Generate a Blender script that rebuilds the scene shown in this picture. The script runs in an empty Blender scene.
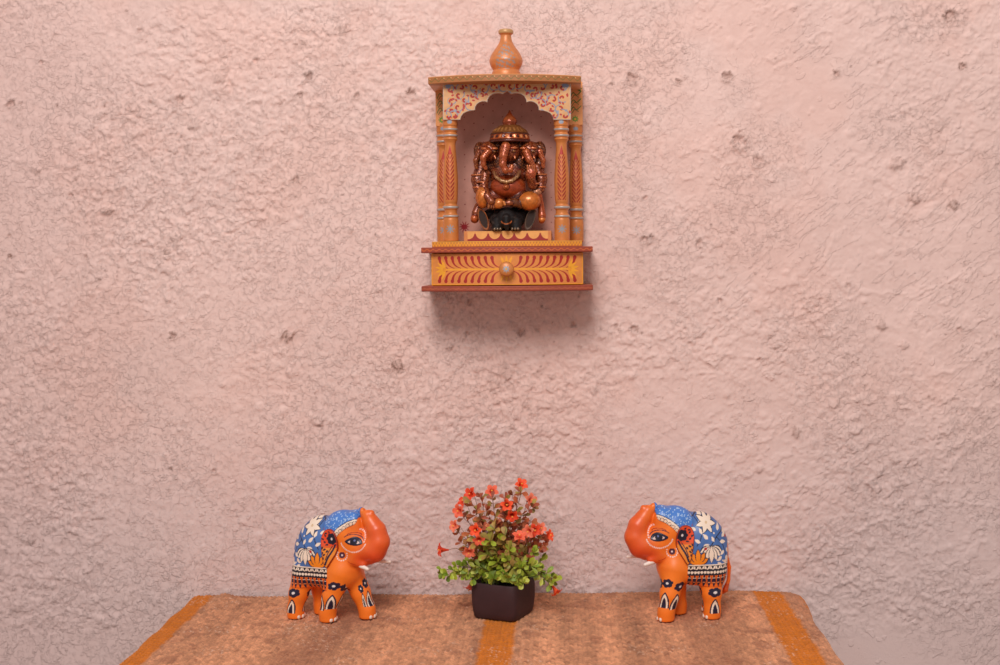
import bpy, bmesh, math, random
import numpy as np
random.seed(7); rng = np.random.default_rng(11)
PI = math.pi
SC = bpy.context.scene
COL = SC.collection

# ---------------------------------------------------------------- measured camera (metres; wall is the plane Y=0)
F, D, VX, VY, CZ, ROLL = 1230.0, 2.0, 566.0, 258.0, 1.0, math.radians(0.45)
RZ = 0.4595                                   # top of the rug
def W(px, py, Y):
    """the place on the plane Y=const that the photo shows at (px,py)"""
    dx, dy = px - VX, VY - py
    c, s = math.cos(ROLL), math.sin(ROLL)
    x, z = c*dx + s*dy, -s*dx + c*dy
    d = D + Y
    return (x*d/F, Y, CZ + z*d/F)

# ---------------------------------------------------------------- colours, materials
def lin(c):
    c = np.asarray(c, float)/255.0
    return np.where(c <= 0.04045, c/12.92, ((c+0.055)/1.055)**2.4)
def nd(nt, t, **kw):
    n = nt.nodes.new(t)
    for k, v in kw.items(): setattr(n, k, v)
    return n
def base_mat(name, rough=0.6, metal=0.0, spec=0.4, coat=0.0):
    m = bpy.data.materials.new(name); m.use_nodes = True
    nt = m.node_tree; b = nt.nodes['Principled BSDF']
    b.inputs['Roughness'].default_value = rough
    b.inputs['Metallic'].default_value = metal
    b.inputs['Specular IOR Level'].default_value = spec
    b.inputs['Coat Weight'].default_value = coat
    b.inputs['Coat Roughness'].default_value = 0.25
    return m, nt, b
def vary(nt, b, src, amount, scale, bump=0.0, bscale=None, bdist=0.0005, detail=4):
    """multiply colour by a noise and add a fine bump"""
    tc = nd(nt, 'ShaderNodeTexCoord')
    no = nd(nt, 'ShaderNodeTexNoise'); no.inputs['Scale'].default_value = scale; no.inputs['Detail'].default_value = detail
    nt.links.new(tc.outputs['Object'], no.inputs['Vector'])
    mr = nd(nt, 'ShaderNodeMapRange')
    mr.inputs[1].default_value = 0.3; mr.inputs[2].default_value = 0.7
    mr.inputs[3].default_value = 1-amount; mr.inputs[4].default_value = 1+amount*0.6
    nt.links.new(no.outputs['Fac'], mr.inputs[0])
    mx = nd(nt, 'ShaderNodeVectorMath', operation='SCALE')
    nt.links.new(src, mx.inputs[0]); nt.links.new(mr.outputs[0], mx.inputs['Scale'])
    nt.links.new(mx.outputs[0], b.inputs['Base Color'])
    if bump > 0:
        n2 = nd(nt, 'ShaderNodeTexNoise'); n2.inputs['Scale'].default_value = bscale or scale*3; n2.inputs['Detail'].default_value = detail
        nt.links.new(tc.outputs['Object'], n2.inputs['Vector'])
        bp = nd(nt, 'ShaderNodeBump'); bp.inputs['Strength'].default_value = bump; bp.inputs['Distance'].default_value = bdist
        nt.links.new(n2.outputs['Fac'], bp.inputs['Height']); nt.links.new(bp.outputs[0], b.inputs['Normal'])
def mat(name, c, rough=0.6, metal=0.0, spec=0.4, amount=0.12, scale=60, bump=0.2, coat=0.0, bdist=0.0005, trans=0.0):
    m, nt, b = base_mat(name, rough, metal, spec, coat)
    rgb = nd(nt, 'ShaderNodeRGB'); l = lin(c); rgb.outputs[0].default_value = (l[0], l[1], l[2], 1)
    vary(nt, b, rgb.outputs[0], amount, scale, bump, bdist=bdist)
    return m
def mat_vc(name, rough=0.5, metal=0.0, spec=0.4, amount=0.1, scale=90, bump=0.15, coat=0.0, bscale=None, bdist=0.0005):
    m, nt, b = base_mat(name, rough, metal, spec, coat)
    a = nd(nt, 'ShaderNodeAttribute', attribute_name='Col')
    vary(nt, b, a.outputs['Color'], amount, scale, bump, bscale, bdist)
    return m

# ---------------------------------------------------------------- object helpers
def mesh_np(name, V, Fq, colors=None, smooth=True):
    """V (n,3), Fq (m,4) or (m,3) index arrays, or a list of such arrays"""
    me = bpy.data.meshes.new(name)
    fl = Fq if isinstance(Fq, list) else [Fq]
    fl = [np.asarray(f, np.int32) for f in fl if len(f)]
    V = np.asarray(V, np.float32)
    me.vertices.add(len(V)); me.vertices.foreach_set('co', V.ravel())
    nl = sum(f.size for f in fl); npol = sum(len(f) for f in fl)
    me.loops.add(nl); me.polygons.add(npol)
    me.loops.foreach_set('vertex_index', np.concatenate([f.ravel() for f in fl]))
    tot = np.concatenate([np.full(len(f), f.shape[1], np.int32) for f in fl])
    st = np.concatenate([[0], np.cumsum(tot)[:-1]]).astype(np.int32)
    me.polygons.foreach_set('loop_start', st)
    me.polygons.foreach_set('use_smooth', np.full(npol, bool(smooth)))
    me.update(calc_edges=True); me.validate()
    if colors is not None:
        at = me.color_attributes.new('Col', 'FLOAT_COLOR', 'POINT')
        c4 = np.ones((len(V), 4), np.float32); c4[:, :3] = colors
        at.data.foreach_set('color', c4.ravel())
    return me
def link(name, me, m, parent=None):
    o = bpy.data.objects.new(name, me); COL.objects.link(o)
    ms = m if isinstance(m, (list, tuple)) else [m]
    if len(me.materials) == 0:
        for x in ms: me.materials.append(x)
    if parent: o.parent = parent
    return o
def thing(name, label, cat, loc=(0, 0, 0), rz=0.0, group=None):
    o = bpy.data.objects.new(name, None); COL.objects.link(o)
    o.empty_display_size = 0.02; o.location = loc; o.rotation_euler = (0, 0, rz)
    o['label'] = label; o['category'] = cat
    if group: o['group'] = group
    return o
def struct(o):
    o['kind'] = 'structure'; return o
def from_bm(name, bm, m, parent=None, smooth=False, off=(0, 0, 0)):
    bmesh.ops.recalc_face_normals(bm, faces=bm.faces)
    if off != (0, 0, 0): bmesh.ops.translate(bm, vec=[-v for v in off], verts=bm.verts)
    me = bpy.data.meshes.new(name); bm.to_mesh(me); bm.free()
    for p in me.polygons: p.use_smooth = smooth
    return link(name, me, m, parent)
def bm_box(bm, x0, x1, y0, y1, z0, z1, bev=0.0, seg=2):
    r = bmesh.ops.create_cube(bm, size=1)
    vs = r['verts']
    for v in vs:
        v.co.x = x0 if v.co.x < 0 else x1
        v.co.y = y0 if v.co.y < 0 else y1
        v.co.z = z0 if v.co.z < 0 else z1
    if bev > 0:
        es = list({e for v in vs for e in v.link_edges})
        bmesh.ops.bevel(bm, geom=es, offset=bev, segments=seg, profile=0.5, affect='EDGES')

# ---------------------------------------------------------------- numpy noise
def vnoise(x, y, seed):
    def hsh(ix, iy):
        h = (ix.astype(np.int64)*374761393 + iy.astype(np.int64)*668265263 + seed*974634777) & 0x7fffffff
        h = ((h ^ (h >> 13))*1274126177) & 0x7fffffff
        return ((h ^ (h >> 16)) & 0xffff)/65535.0
    ix, iy = np.floor(x), np.floor(y)
    fx, fy = x-ix, y-iy
    fx = fx*fx*fx*(fx*(fx*6-15)+10); fy = fy*fy*fy*(fy*(fy*6-15)+10)
    a, b, c, d = hsh(ix, iy), hsh(ix+1, iy), hsh(ix, iy+1), hsh(ix+1, iy+1)
    return (a+(b-a)*fx) + ((c+(d-c)*fx)-(a+(b-a)*fx))*fy
def fbm(x, y, seed, octv=4, gain=0.5):
    s, a, t = 0, 1.0, 0
    for i in range(octv):
        ca, sa = math.cos(i*0.9+seed), math.sin(i*0.9+seed)
        s = s + a*vnoise((x*ca-y*sa)*2**i+17.3*i, (x*sa+y*ca)*2**i-9.1*i, seed+i*7); t += a; a *= gain
    return s/t
def sstep(a, b, x):
    t = np.clip((x-a)/(b-a), 0, 1); return t*t*(3-2*t)

# ---------------------------------------------------------------- signed distance sculpting
class Grid:
    def __init__(s, lo, hi, h):
        s.lo, s.h = np.array(lo, float), float(h)
        n = [int(math.ceil((b-a)/h))+1 for a, b in zip(lo, hi)]
        ax = [(lo[i]+h*np.arange(n[i])).astype(np.float32) for i in range(3)]
        s.u, s.v, s.w = ax[0][:, None, None], ax[1][None, :, None], ax[2][None, None, :]
        s.n = n
    def ell(s, c, r):
        x, y, z = (s.u-c[0])/r[0], (s.v-c[1])/r[1], (s.w-c[2])/r[2]
        k0 = np.sqrt(x*x+y*y+z*z)
        k1 = np.sqrt((x/r[0])**2+(y/r[1])**2+(z/r[2])**2)+1e-6
        return (k0*(k0-1)/k1).astype(np.float32)
    def rbox(s, c, hf, r):
        q = [np.abs(x-c[i])-(hf[i]-r) for i, x in enumerate((s.u, s.v, s.w))]
        o = np.sqrt(sum(np.maximum(x, 0)**2 for x in q))
        return (o+np.minimum(np.maximum(np.maximum(q[0], q[1]), q[2]), 0)-r).astype(np.float32)
    def cone(s, a, b):
        """a, b = (u,v,w,r)"""
        ba = [b[i]-a[i] for i in range(3)]
        L = sum(q*q for q in ba)+1e-9
        t = np.clip(((s.u-a[0])*ba[0]+(s.v-a[1])*ba[1]+(s.w-a[2])*ba[2])/L, 0, 1)
        d = np.sqrt((s.u-a[0]-t*ba[0])**2+(s.v-a[1]-t*ba[1])**2+(s.w-a[2]-t*ba[2])**2)
        return (d-(a[3]+(b[3]-a[3])*t)).astype(np.float32)
    def tube(s, pts, k=6):
        d = None
        for a, b in zip(pts[:-1], pts[1:]):
            e = s.cone(a, b); d = e if d is None else smin(d, e, k)
        return d
    def poly2(s, pts):
        """extruded polygon in (u,v)"""
        P = np.array(pts, float)
        x, y = s.u[:, :, 0], s.v[:, :, 0]
        x = np.broadcast_to(x, (s.n[0], s.n[1])); y = np.broadcast_to(y, (s.n[0], s.n[1]))
        return polysd(x, y, P)[:, :, None].astype(np.float32)
def polysd(x, y, P):
    d = np.full(x.shape, 1e9); ins = np.zeros(x.shape, bool)
    n = len(P)
    for i in range(n):
        a, b = P[i], P[(i+1) % n]
        e = b-a
        t = np.clip(((x-a[0])*e[0]+(y-a[1])*e[1])/(e@e+1e-12), 0, 1)
        d = np.minimum(d, (x-a[0]-t*e[0])**2+(y-a[1]-t*e[1])**2)
        c = ((a[1] > y) != (b[1] > y))
        xi = a[0]+(y-a[1])*e[0]/(e[1] if abs(e[1]) > 1e-12 else 1e-12)
        ins ^= c & (x < xi)
    return np.where(ins, -1, 1)*np.sqrt(d)
def smin(a, b, k):
    h = np.clip(0.5+0.5*(b-a)/k, 0, 1)
    return b+(a-b)*h-k*h*(1-h)
def smax(a, b, k): return -smin(-a, -b, k)
def nets(G, Fd):
    """naive surface nets: (verts in grid space, quads)"""
    nx, ny, nz = Fd.shape
    Fd = np.where(Fd == 0, 1e-5, Fd)
    S = Fd < 0
    cs = [(i, j, k) for i in (0, 1) for j in (0, 1) for k in (0, 1)]
    cnt = np.zeros((nx-1, ny-1, nz-1), np.int8)
    for i, j, k in cs: cnt += S[i:nx-1+i, j:ny-1+j, k:nz-1+k]
    act = (cnt > 0) & (cnt < 8)
    ii = np.argwhere(act)
    idx = np.full(act.shape, -1, np.int32); idx[act] = np.arange(len(ii))
    acc = np.zeros((len(ii), 3)); num = np.zeros(len(ii))
    for a in cs:
        for ax in range(3):
            if a[ax] == 1: continue
            b = list(a); b[ax] = 1
            fa = Fd[ii[:, 0]+a[0], ii[:, 1]+a[1], ii[:, 2]+a[2]]
            fb = Fd[ii[:, 0]+b[0], ii[:, 1]+b[1], ii[:, 2]+b[2]]
            cr = (fa < 0) != (fb < 0)
            t = np.where(cr, fa/np.where(cr, fa-fb, 1), 0)
            p = np.tile(np.array(a, float), (len(ii), 1)); p[:, ax] += t
            acc += p*cr[:, None]; num += cr
    V = (ii+acc/num[:, None])*G.h+G.lo
    quads = []
    for ax in range(3):
        o1, o2 = [q for q in range(3) if q != ax]
        lo = [slice(None)]*3; hi = [slice(None)]*3
        lo[ax] = slice(0, -1); hi[ax] = slice(1, None)
        A, B = S[tuple(lo)], S[tuple(hi)]
        e = np.argwhere(A != B)
        sh = idx.shape
        ok = (e[:, o1] >= 1) & (e[:, o2] >= 1) & (e[:, o1] < sh[o1]) & (e[:, o2] < sh[o2])
        e = e[ok]
        fl = A[e[:, 0], e[:, 1], e[:, 2]]
        if ax == 1: fl = ~fl
        def g(d1, d2):
            q = e.copy(); q[:, o1] -= d1; q[:, o2] -= d2
            return idx[q[:, 0], q[:, 1], q[:, 2]]
        q = np.stack([g(1, 1), g(0, 1), g(0, 0), g(1, 0)], 1)
        q[~fl] = q[~fl][:, ::-1]
        quads.append(q)
    Q = np.concatenate(quads)
    Q = Q[(Q >= 0).all(1)]
    return V, Q, ii
def fix_wind(V, Q):
    a, b, c, d = (V[Q[:, i]] for i in range(4))
    vol = (np.cross(a, b)*c).sum()+(np.cross(a, c)*d).sum()
    return Q if vol > 0 else Q[:, ::-1]

# ---------------------------------------------------------------- painting by vertex colour
class Paint:
    def __init__(s, u, v, base):
        s.u, s.v = np.asarray(u, float), np.asarray(v, float)
        s.c = np.tile(lin(base), (len(s.u), 1)); s.m = np.ones(len(s.u), bool)
    def fill(s, mask, col, a=1.0):
        k = s.m & mask
        s.c[k] = s.c[k]*(1-a)+lin(col)*a
    def mix(s, wt, col):
        wt = np.where(s.m, wt, 0)[:, None]; s.c = s.c*(1-wt)+lin(col)*wt
    def ell(s, cx, cy, rx, ry, col, rot=0):
        c, q = math.cos(rot), math.sin(rot); x, y = s.u-cx, s.v-cy
        s.fill(((x*c+y*q)/rx)**2+((-x*q+y*c)/ry)**2 < 1, col)
    def petal(s, cx, cy, L, wd, ang, col, p=0.8):
        c, q = math.cos(ang), math.sin(ang); x, y = s.u-cx, s.v-cy
        t = np.clip((x*c+y*q)/L, 0, 1); r = np.abs(-x*q+y*c)
        inr = (x*c+y*q > 0) & (x*c+y*q < L)
        s.fill(inr & (r < wd*np.sin(PI*t**p)), col)
    def arch(s, cx, tip, L, wd, col):
        t = np.clip((s.v-tip)/L, 0, 1)
        s.fill((s.v > tip) & (s.v < tip+L) & (np.abs(s.u-cx) < wd*np.sin(PI/2*t**.75)), col)
    def flower(s, cx, cy, r, n, wd, col, cc=None, cr=0.25, rot=0):
        for i in range(n): s.petal(cx, cy, r, wd, rot+2*PI*i/n, col, 1.3)
        s.ell(cx, cy, r*0.35, r*0.35, col)
        if cc is not None: s.ell(cx, cy, r*cr, r*cr, cc)
    def line(s, pts, w, col):
        P = np.array(pts, float)
        for a, b in zip(P[:-1], P[1:]):
            e = b-a; t = np.clip(((s.u-a[0])*e[0]+(s.v-a[1])*e[1])/(e@e+1e-9), 0, 1)
            s.fill((s.u-a[0]-t*e[0])**2+(s.v-a[1]-t*e[1])**2 < w*w/4, col)
    def poly(s, pts, col): s.fill(polysd(s.u, s.v, np.array(pts, float)) < 0, col)
    def curl(s, cx, cy, r, a0, turns, w, col, sgn=1):
        n = 12
        s.line([(cx+r*(1-0.75*i/n)*math.cos(a0+sgn*turns*2*PI*i/n), cy+r*(1-0.75*i/n)*math.sin(a0+sgn*turns*2*PI*i/n)) for i in range(n+1)], w, col)
def arc(cx, cy, rx, ry, a0, a1, n=14):
    return [(cx+rx*math.cos(math.radians(a0+(a1-a0)*i/n)), cy+ry*math.sin(math.radians(a0+(a1-a0)*i/n))) for i in range(n+1)]
def catmull(pts, n=6):
    P = [np.array(p, float) for p in pts]; P = [2*P[0]-P[1]]+P+[2*P[-1]-P[-2]]
    out = []
    for i in range(1, len(P)-2):
        for k in range(n):
            t = k/n
            out.append(0.5*((2*P[i])+(-P[i-1]+P[i+1])*t+(2*P[i-1]-5*P[i]+4*P[i+1]-P[i+2])*t*t+(-P[i-1]+3*P[i]-3*P[i+1]+P[i+2])*t**3))
    out.append(P[-2]); return out
# ================================================================ THE SETTING
# ---- plastered wall: one height field in X,Z with lumps, trowel ridges and stone-coloured spots
def uneven(lo, a, b, hi, fine, coarse):
    return np.concatenate([np.arange(lo, a, coarse), np.arange(a, b, fine), np.arange(b, hi+coarse/2, coarse)])
gx = uneven(-2.2, -1.06, 0.86, 2.2, 0.0021, 0.02); gz = uneven(0.0, 0.36, 1.46, 2.3, 0.0021, 0.02)
X, Z = np.meshgrid(gx, gz, indexing='ij')
fx, fz = X.ravel(), Z.ravel()
wx = fx+0.010*(fbm(fx*40, fz*40, 3)-0.5); wz = fz+0.010*(fbm(fx*40, fz*40, 5)-0.5)
rough = sstep(0.36, 0.62, fbm(fx*3.1+2, fz*3.1, 21, 3))*0.75+0.25
rough *= 1-0.45*sstep(0.15, 0.5, fx)*sstep(0.3, 0.6, fbm(fx*4, fz*4, 33, 2))
h = 0.0035*(fbm(fx*6, fz*6, 41, 2)-0.5)
# flat-topped crust with broken edges
c1 = fbm(wx*62, wz*70, 51, 4, 0.55); c2 = fbm(wx*125+3*wz*20, wz*130, 61, 3)
h += rough*0.0021*sstep(0.50, 0.555, c1)
h += rough*0.0012*sstep(0.52, 0.575, c2)
h += 0.0010*rough*sstep(0.45, 0.6, fbm(wx*240, wz*240, 71, 2))
# trowel drags, leaning, mostly on the right
sx = wx*0.82+wz*0.57; sz = -wx*0.57+wz*0.82
st = fbm(sx*30+2*c2, sz*95+2.5*c1, 81, 4)
h += 0.0016*sstep(0.55, 0.60, st)*sstep(-0.1, 0.3, fx)*sstep(0.45, 0.62, fbm(fx*5, fz*5, 91, 2))*sstep(0.35, 0.6, fbm(fx*22, fz*22, 93, 2))
# round lumps
for i in range(420):
    q = (rng.uniform(-1.05, 0.85), rng.uniform(0.4, 1.45)); r = rng.uniform(0.003, 0.0075)
    k = (np.abs(fx-q[0]) < 3*r) & (np.abs(fz-q[1]) < 3*r)
    dd = np.hypot(fx[k]-q[0], (fz[k]-q[1])*rng.uniform(0.8, 1.2))
    h[k] += r*0.28*np.exp(-(dd/r)**4)
# spots where the plaster broke or a stone shows: (px, py, radius px, darkness, height sign)
spots = [(10,104,5,.6,-1),(20,103,3,.5,-1),(56,106,2.6,1,-1),(104,106,1.6,1,-1),(150,102,2.2,1,-1),(179,99,6,.55,-1),(308,75,5.5,.7,-1),(300,94,3.5,.8,-1),
 (343,29,6,.45,1),(410,92,6,.85,-1),(194,124,7,.3,1),(189,148,6,.35,1),(108,212,6,.5,1),(40,62,4,.35,-1),(9,256,3,1,-1),(8,236,3,.5,-1),(85,257,3,.6,-1),(166,252,4,.6,1),(295,179,4,.6,-1),(282,190,3,.5,-1),
 (280,104,3,.6,-1),(221,77,6,.35,1),(176,240,6,.35,1),(322,200,3,.4,-1),(357,95,4,.35,-1),(238,155,5,.3,1),(632,77,7,.5,-1),(678,81,3.5,.8,-1),(727,76,6,.65,-1),(611,84,3,.7,-1),(950,15,7,.7,-1),
 (962,66,5,.85,-1),(837,73,4,.6,-1),(898,164,8,.45,1),(915,198,7,.55,1),(954,205,6.5,.75,1),(848,285,4,.4,-1),(645,198,4,.35,-1),(740,140,9,.3,-1),(758,160,7,.3,-1),(645,240,6,.35,-1),
 (288,336,6.5,.9,1),(398,366,6.5,.85,1),(172,336,5,.6,-1),(797,432,6,.6,1),(318,422,6,.35,1),(170,469,3,1,-1),(213,471,4,.5,-1),(506,372,8,.3,1),(494,386,6,.35,1),(526,404,5,.5,1),(521,333,4.5,.6,-1),(538,330,3,.6,-1),(573,325,4,.5,-1),
 (470,303,4,.6,-1),(468,333,4,.4,-1),(616,326,3,.7,-1),(634,329,5,.6,-1),(642,333,2,.8,-1),(620,331,2,1,-1),(579,347,3,.6,-1),(594,391,5,.3,1),(449,346,5,.4,1),(497,402,4,.4,1),(882,325,6,.5,1),(700,243,5,.4,-1),(652,238,5,.4,-1),
 (552,377,4,.3,1),(68,418,5,.3,1),(30,540,5,.35,1),(380,290,4,.3,1),(350,230,4,.3,1),(880,62,3,.5,-1),(720,300,4,.35,-1),(760,360,4,.3,-1),(905,345,5,.3,1),(960,330,4,.35,-1),(760,470,4,.3,1),(590,470,4,.3,1),(600,455,3,.4,-1),(35,170,5,.35,1),(70,195,4,.3,-1),(255,60,4,.3,-1),(140,30,4,.35,-1)]
stain = np.zeros(len(fx))
j1 = fbm(fx*210, fz*210, 7, 3)-0.5; j2 = fbm(fx*210, fz*210, 8, 3)-0.5; j3 = fbm(fx*420+.3, fz*420, 9, 3)
for i in range(260):
    spots.append((rng.uniform(0, 1000), rng.uniform(0, 590), rng.uniform(.9, 2.2), rng.uniform(.2, .65), -1))
for i in range(60):
    spots.append((rng.normal(540, 90), rng.normal(300, 60), rng.uniform(.9, 2.0), rng.uniform(.3, .8), -1))
for px, py, r, dk, sg in spots:
    p = W(px, py, 0); R = r*D/F*(0.80)
    k = np.where((np.abs(fx-p[0]) < 4*R+.01) & (np.abs(fz-p[2]) < 4*R+.01))[0]
    q = min(1.0, r/3.5)
    ex, ez = fx[k]-p[0]+1.5*R*j1[k]*q, fz[k]-p[2]+1.5*R*j2[k]*q
    dd = np.hypot(ex, ez)
    if sg > 0: h[k] += 0.42*R*np.exp(-(dd/R)**6)
    else: h[k] += 0.30*R*np.exp(-((dd-R)/(0.4*R))**2)-0.5*R*np.exp(-(dd/(0.8*R))**4)
    ring = np.exp(-((dd-.85*R)/(.35*R))**2)*.8+.45*np.exp(-(dd/R)**4) if r > 3 else np.exp(-(dd/R)**4)
    stain[k] = np.maximum(stain[k], dk*np.clip(ring, 0, 1)*(0.35+0.75*sstep(.35, .6, j3[k])))
# long broken ridges on the right and lower right
ridges = [[(1000,424),(968,448),(948,472),(946,492)],[(946,480),(960,500),(1000,508)],[(905,300),(950,282),(998,250)],[(800,330),(860,292),(905,296),(930,285)],[(805,438),(815,420),(845,398),(868,404),(905,392)],
 [(835,405),(838,380),(870,365)],[(915,592),(935,600),(955,610),(975,625)],[(920,605),(940,612),(958,608)],[(925,598),(950,590),(972,585)],[(820,560),(850,590),(862,605)],[(870,70),(890,62),(880,82)],[(835,235),(825,262),(850,300)],
 [(1000,345),(960,370),(930,378)],[(890,115),(935,98),(950,88)],[(870,480),(900,470),(935,455)],[(905,500),(880,520),(830,545)],[(320,410),(330,420),(336,427)],[(500,372),(515,380),(522,385)],[(150,150),(150,175)],[(240,150),(232,172)],[(230,230),(215,240),(180,244)],[(735,130),(745,150),(765,160)]]
for pl in ridges:
    P = [np.array(W(a, b, 0)) for a, b in pl]
    wid = rng.uniform(0.0016, 0.0030)
    for a, b in zip(P[:-1], P[1:]):
        lo, hi = np.minimum(a, b)-0.02, np.maximum(a, b)+0.02
        k = np.where((fx > lo[0]) & (fx < hi[0]) & (fz > lo[2]) & (fz < hi[2]))[0]
        e = (b-a)[[0, 2]]; px_, pz_ = fx[k]+0.010*(fbm(fx[k]*60, fz[k]*60, 77, 3)-0.5)-a[0], fz[k]+0.012*(fbm(fx[k]*60, fz[k]*60, 78, 3)-0.5)-a[2]
        t = np.clip((px_*e[0]+pz_*e[1])/(e@e), 0, 1)
        dd = np.hypot(px_-t*e[0], pz_-t*e[1])
        h[k] += 0.0016*np.exp(-(dd/wid)**2)*(0.3+0.9*fbm(fx[k]*120, fz[k]*120, 79, 2))
h -= np.median(h)
win = sstep(-1.05, -1.0, fx)*sstep(.85, .80, fx)*sstep(.37, .42, fz)*sstep(1.45, 1.40, fz)   # the far margins are plainer
h = np.clip(h*win, -0.0035, 0.0035)
WALL_OUT = 0.0036
V = np.stack([fx, WALL_OUT-h*1.0-0.0, fz], 1)          # face stays just behind Y=0.0072..0
nxg, nzg = len(gx), len(gz)
ids = np.arange(nxg*nzg).reshape(nxg, nzg)
Q = np.stack([ids[:-1, :-1], ids[1:, :-1], ids[1:, 1:], ids[:-1, 1:]], -1).reshape(-1, 4)
# colour: pink lime wash, patchy; greyer and bluer low down, stained spots
wc = np.tile(lin((234, 203, 193)), (len(fx), 1))
pn = fbm(fx*5, fz*5, 101, 4)
wc = wc*(1+0.12*(pn-0.5))[:, None]
pk = sstep(.45, .7, fbm(fx*9+4, fz*9, 103, 3))[:, None]*0.30
wc = wc*(1-pk)+lin((234, 192, 178))*pk
gr = sstep(0.80, 0.52, fz)[:, None]*0.6
wc = wc*(1-gr)+lin((218, 198, 194))*gr
gl = sstep(-0.55, -1.0, fx)[:, None]*0.25  # light falling off towards the left margin, painted into the wall colour
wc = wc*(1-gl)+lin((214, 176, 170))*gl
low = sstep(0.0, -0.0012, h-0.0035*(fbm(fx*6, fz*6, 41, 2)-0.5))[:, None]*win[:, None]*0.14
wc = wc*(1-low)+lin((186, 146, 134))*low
rim_shade = (np.exp(-((c1-0.497)/0.010)**2)*.55+np.exp(-((c2-0.515)/0.012)**2)*.45)*rough*sstep(.4, .62, fbm(fx*55, fz*55, 111, 2))  # thin shadow outlines at the foot of the crust, painted into the colour
rim_shade = np.clip(rim_shade*win, 0, 1)[:, None]*0.20
wc = wc*(1-rim_shade)+lin((168, 124, 108))*rim_shade
s3 = np.clip(stain, 0, 1)[:, None]*0.75
wc = wc*(1-s3)+lin((122, 82, 64))*s3
m_wall, nt, b = base_mat('pink_plaster', 0.9, 0, 0.2)
def ramp(src, lo, hi, t0=0.0, t1=1.0):
    r = nd(nt, 'ShaderNodeMapRange'); r.interpolation_type = 'SMOOTHSTEP'
    for i, v in enumerate((lo, hi, t0, t1)): r.inputs[i+1].default_value = v
    nt.links.new(src, r.inputs[0]); return r.outputs[0]
def math_(op, x, y, z=None):
    n = nd(nt, 'ShaderNodeMath', operation=op)
    for i, v in enumerate((x, y, z)):
        if v is None: continue
        if isinstance(v, (int, float)): n.inputs[i].default_value = v
        else: nt.links.new(v, n.inputs[i])
    return n.outputs[0]
tc = nd(nt, 'ShaderNodeTexCoord')
def noise(scale, detail, rgh, rot=0, stretch=(1, 1, 1), dist=0.0, off=0):
    mp = nd(nt, 'ShaderNodeMapping'); mp.inputs['Scale'].default_value = stretch; mp.inputs['Location'].default_value = (off, 0, off)
    m0 = nd(nt, 'ShaderNodeMapping'); m0.inputs['Rotation'].default_value = (0, rot, 0)
    nt.links.new(tc.outputs['Object'], m0.inputs['Vector']); nt.links.new(m0.outputs[0], mp.inputs['Vector'])
    n = nd(nt, 'ShaderNodeTexNoise'); n.inputs['Scale'].default_value = scale; n.inputs['Detail'].default_value = detail; n.inputs['Roughness'].default_value = rgh; n.inputs['Distortion'].default_value = dist
    nt.links.new(mp.outputs[0], n.inputs['Vector']); return n.outputs['Fac']
msk = nd(nt, 'ShaderNodeAttribute', attribute_name='Crust').outputs['Fac']
mst = nd(nt, 'ShaderNodeAttribute', attribute_name='Drag').outputs['Fac']
n1 = noise(62, 7, .64, dist=.25); n2 = noise(150, 5, .62, dist=.15, off=3.1); n3 = noise(60, 5, .6, rot=0.70, stretch=(.36, 1, 1.4), dist=.5, off=5.7)
hsum = math_('ADD', math_('MULTIPLY', ramp(n1, .49, .545), 1.0), math_('MULTIPLY', ramp(n2, .52, .57), .5))
hsum = math_('ADD', math_('MULTIPLY', hsum, msk), math_('MULTIPLY', math_('MULTIPLY', ramp(n3, .545, .58), mst), 1.0))
hsum = math_('ADD', hsum, math_('MULTIPLY', noise(420, 4, .6), .35))
hsum = math_('ADD', hsum, math_('MULTIPLY', ramp(noise(38, 3, .5, off=9.0), .62, .66), .8))
bp = nd(nt, 'ShaderNodeBump'); bp.inputs['Strength'].default_value = 0.72; bp.inputs['Distance'].default_value = 0.0013
nt.links.new(hsum, bp.inputs['Height']); nt.links.new(bp.outputs[0], b.inputs['Normal'])
# shade under the crust edges, painted into the colour to sharpen the relief
def line_(n, c, w, m, k): return math_('MULTIPLY', math_('MULTIPLY', ramp(math_('ABSOLUTE', math_('SUBTRACT', n, c), 0), w, 0.0), m), k)
edge_shade = math_('ADD', math_('ADD', line_(n1, .495, .012, msk, .07), line_(n2, .515, .010, msk, .04)), line_(n3, .54, .010, mst, .10))
edge_shade = math_('MULTIPLY', edge_shade, ramp(noise(45, 2, .5, off=2.2), .4, .62))
a = nd(nt, 'ShaderNodeAttribute', attribute_name='Col')
mx = nd(nt, 'ShaderNodeMix', data_type='RGBA'); dl = lin((140, 98, 84)); mx.inputs['B'].default_value = (dl[0], dl[1], dl[2], 1)
nt.links.new(edge_shade, mx.inputs['Factor']); nt.links.new(a.outputs['Color'], mx.inputs['A'])
nt.links.new(mx.outputs['Result'], b.inputs['Base Color'])
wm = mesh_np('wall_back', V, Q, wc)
crust = np.clip(0.45+0.55*sstep(0.30, 0.62, fbm(fx*5+2, fz*5, 21, 4)), 0, 1)
rt = sstep(0.02, 0.30, fx)
crust = crust*(1-rt)+rt*(0.10+0.8*sstep(.48, .70, fbm(fx*6.5, fz*6.5, 133, 4)))
# rough clusters low on the right
for px, py, r in ((860, 410, 70), (900, 500, 60), (840, 560, 50), (945, 605, 55), (820, 340, 60), (760, 160, 50), (650, 85, 50), (975, 440, 40)):
    p = W(px, py, 0); crust = np.maximum(crust, 0.8*np.exp(-(np.hypot(fx-p[0], fz-p[2])/(r*D/F))**4))
drag = 0.9*rt*sstep(.44, .62, fbm(fx*6+7, fz*6, 137, 3))
for nm, ar in (('Crust', crust), ('Drag', drag)):
    at = wm.attributes.new(nm, 'FLOAT', 'POINT'); at.data.foreach_set('value', ar.astype(np.float32))
wall = struct(link('wall_back', wm, m_wall))

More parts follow.
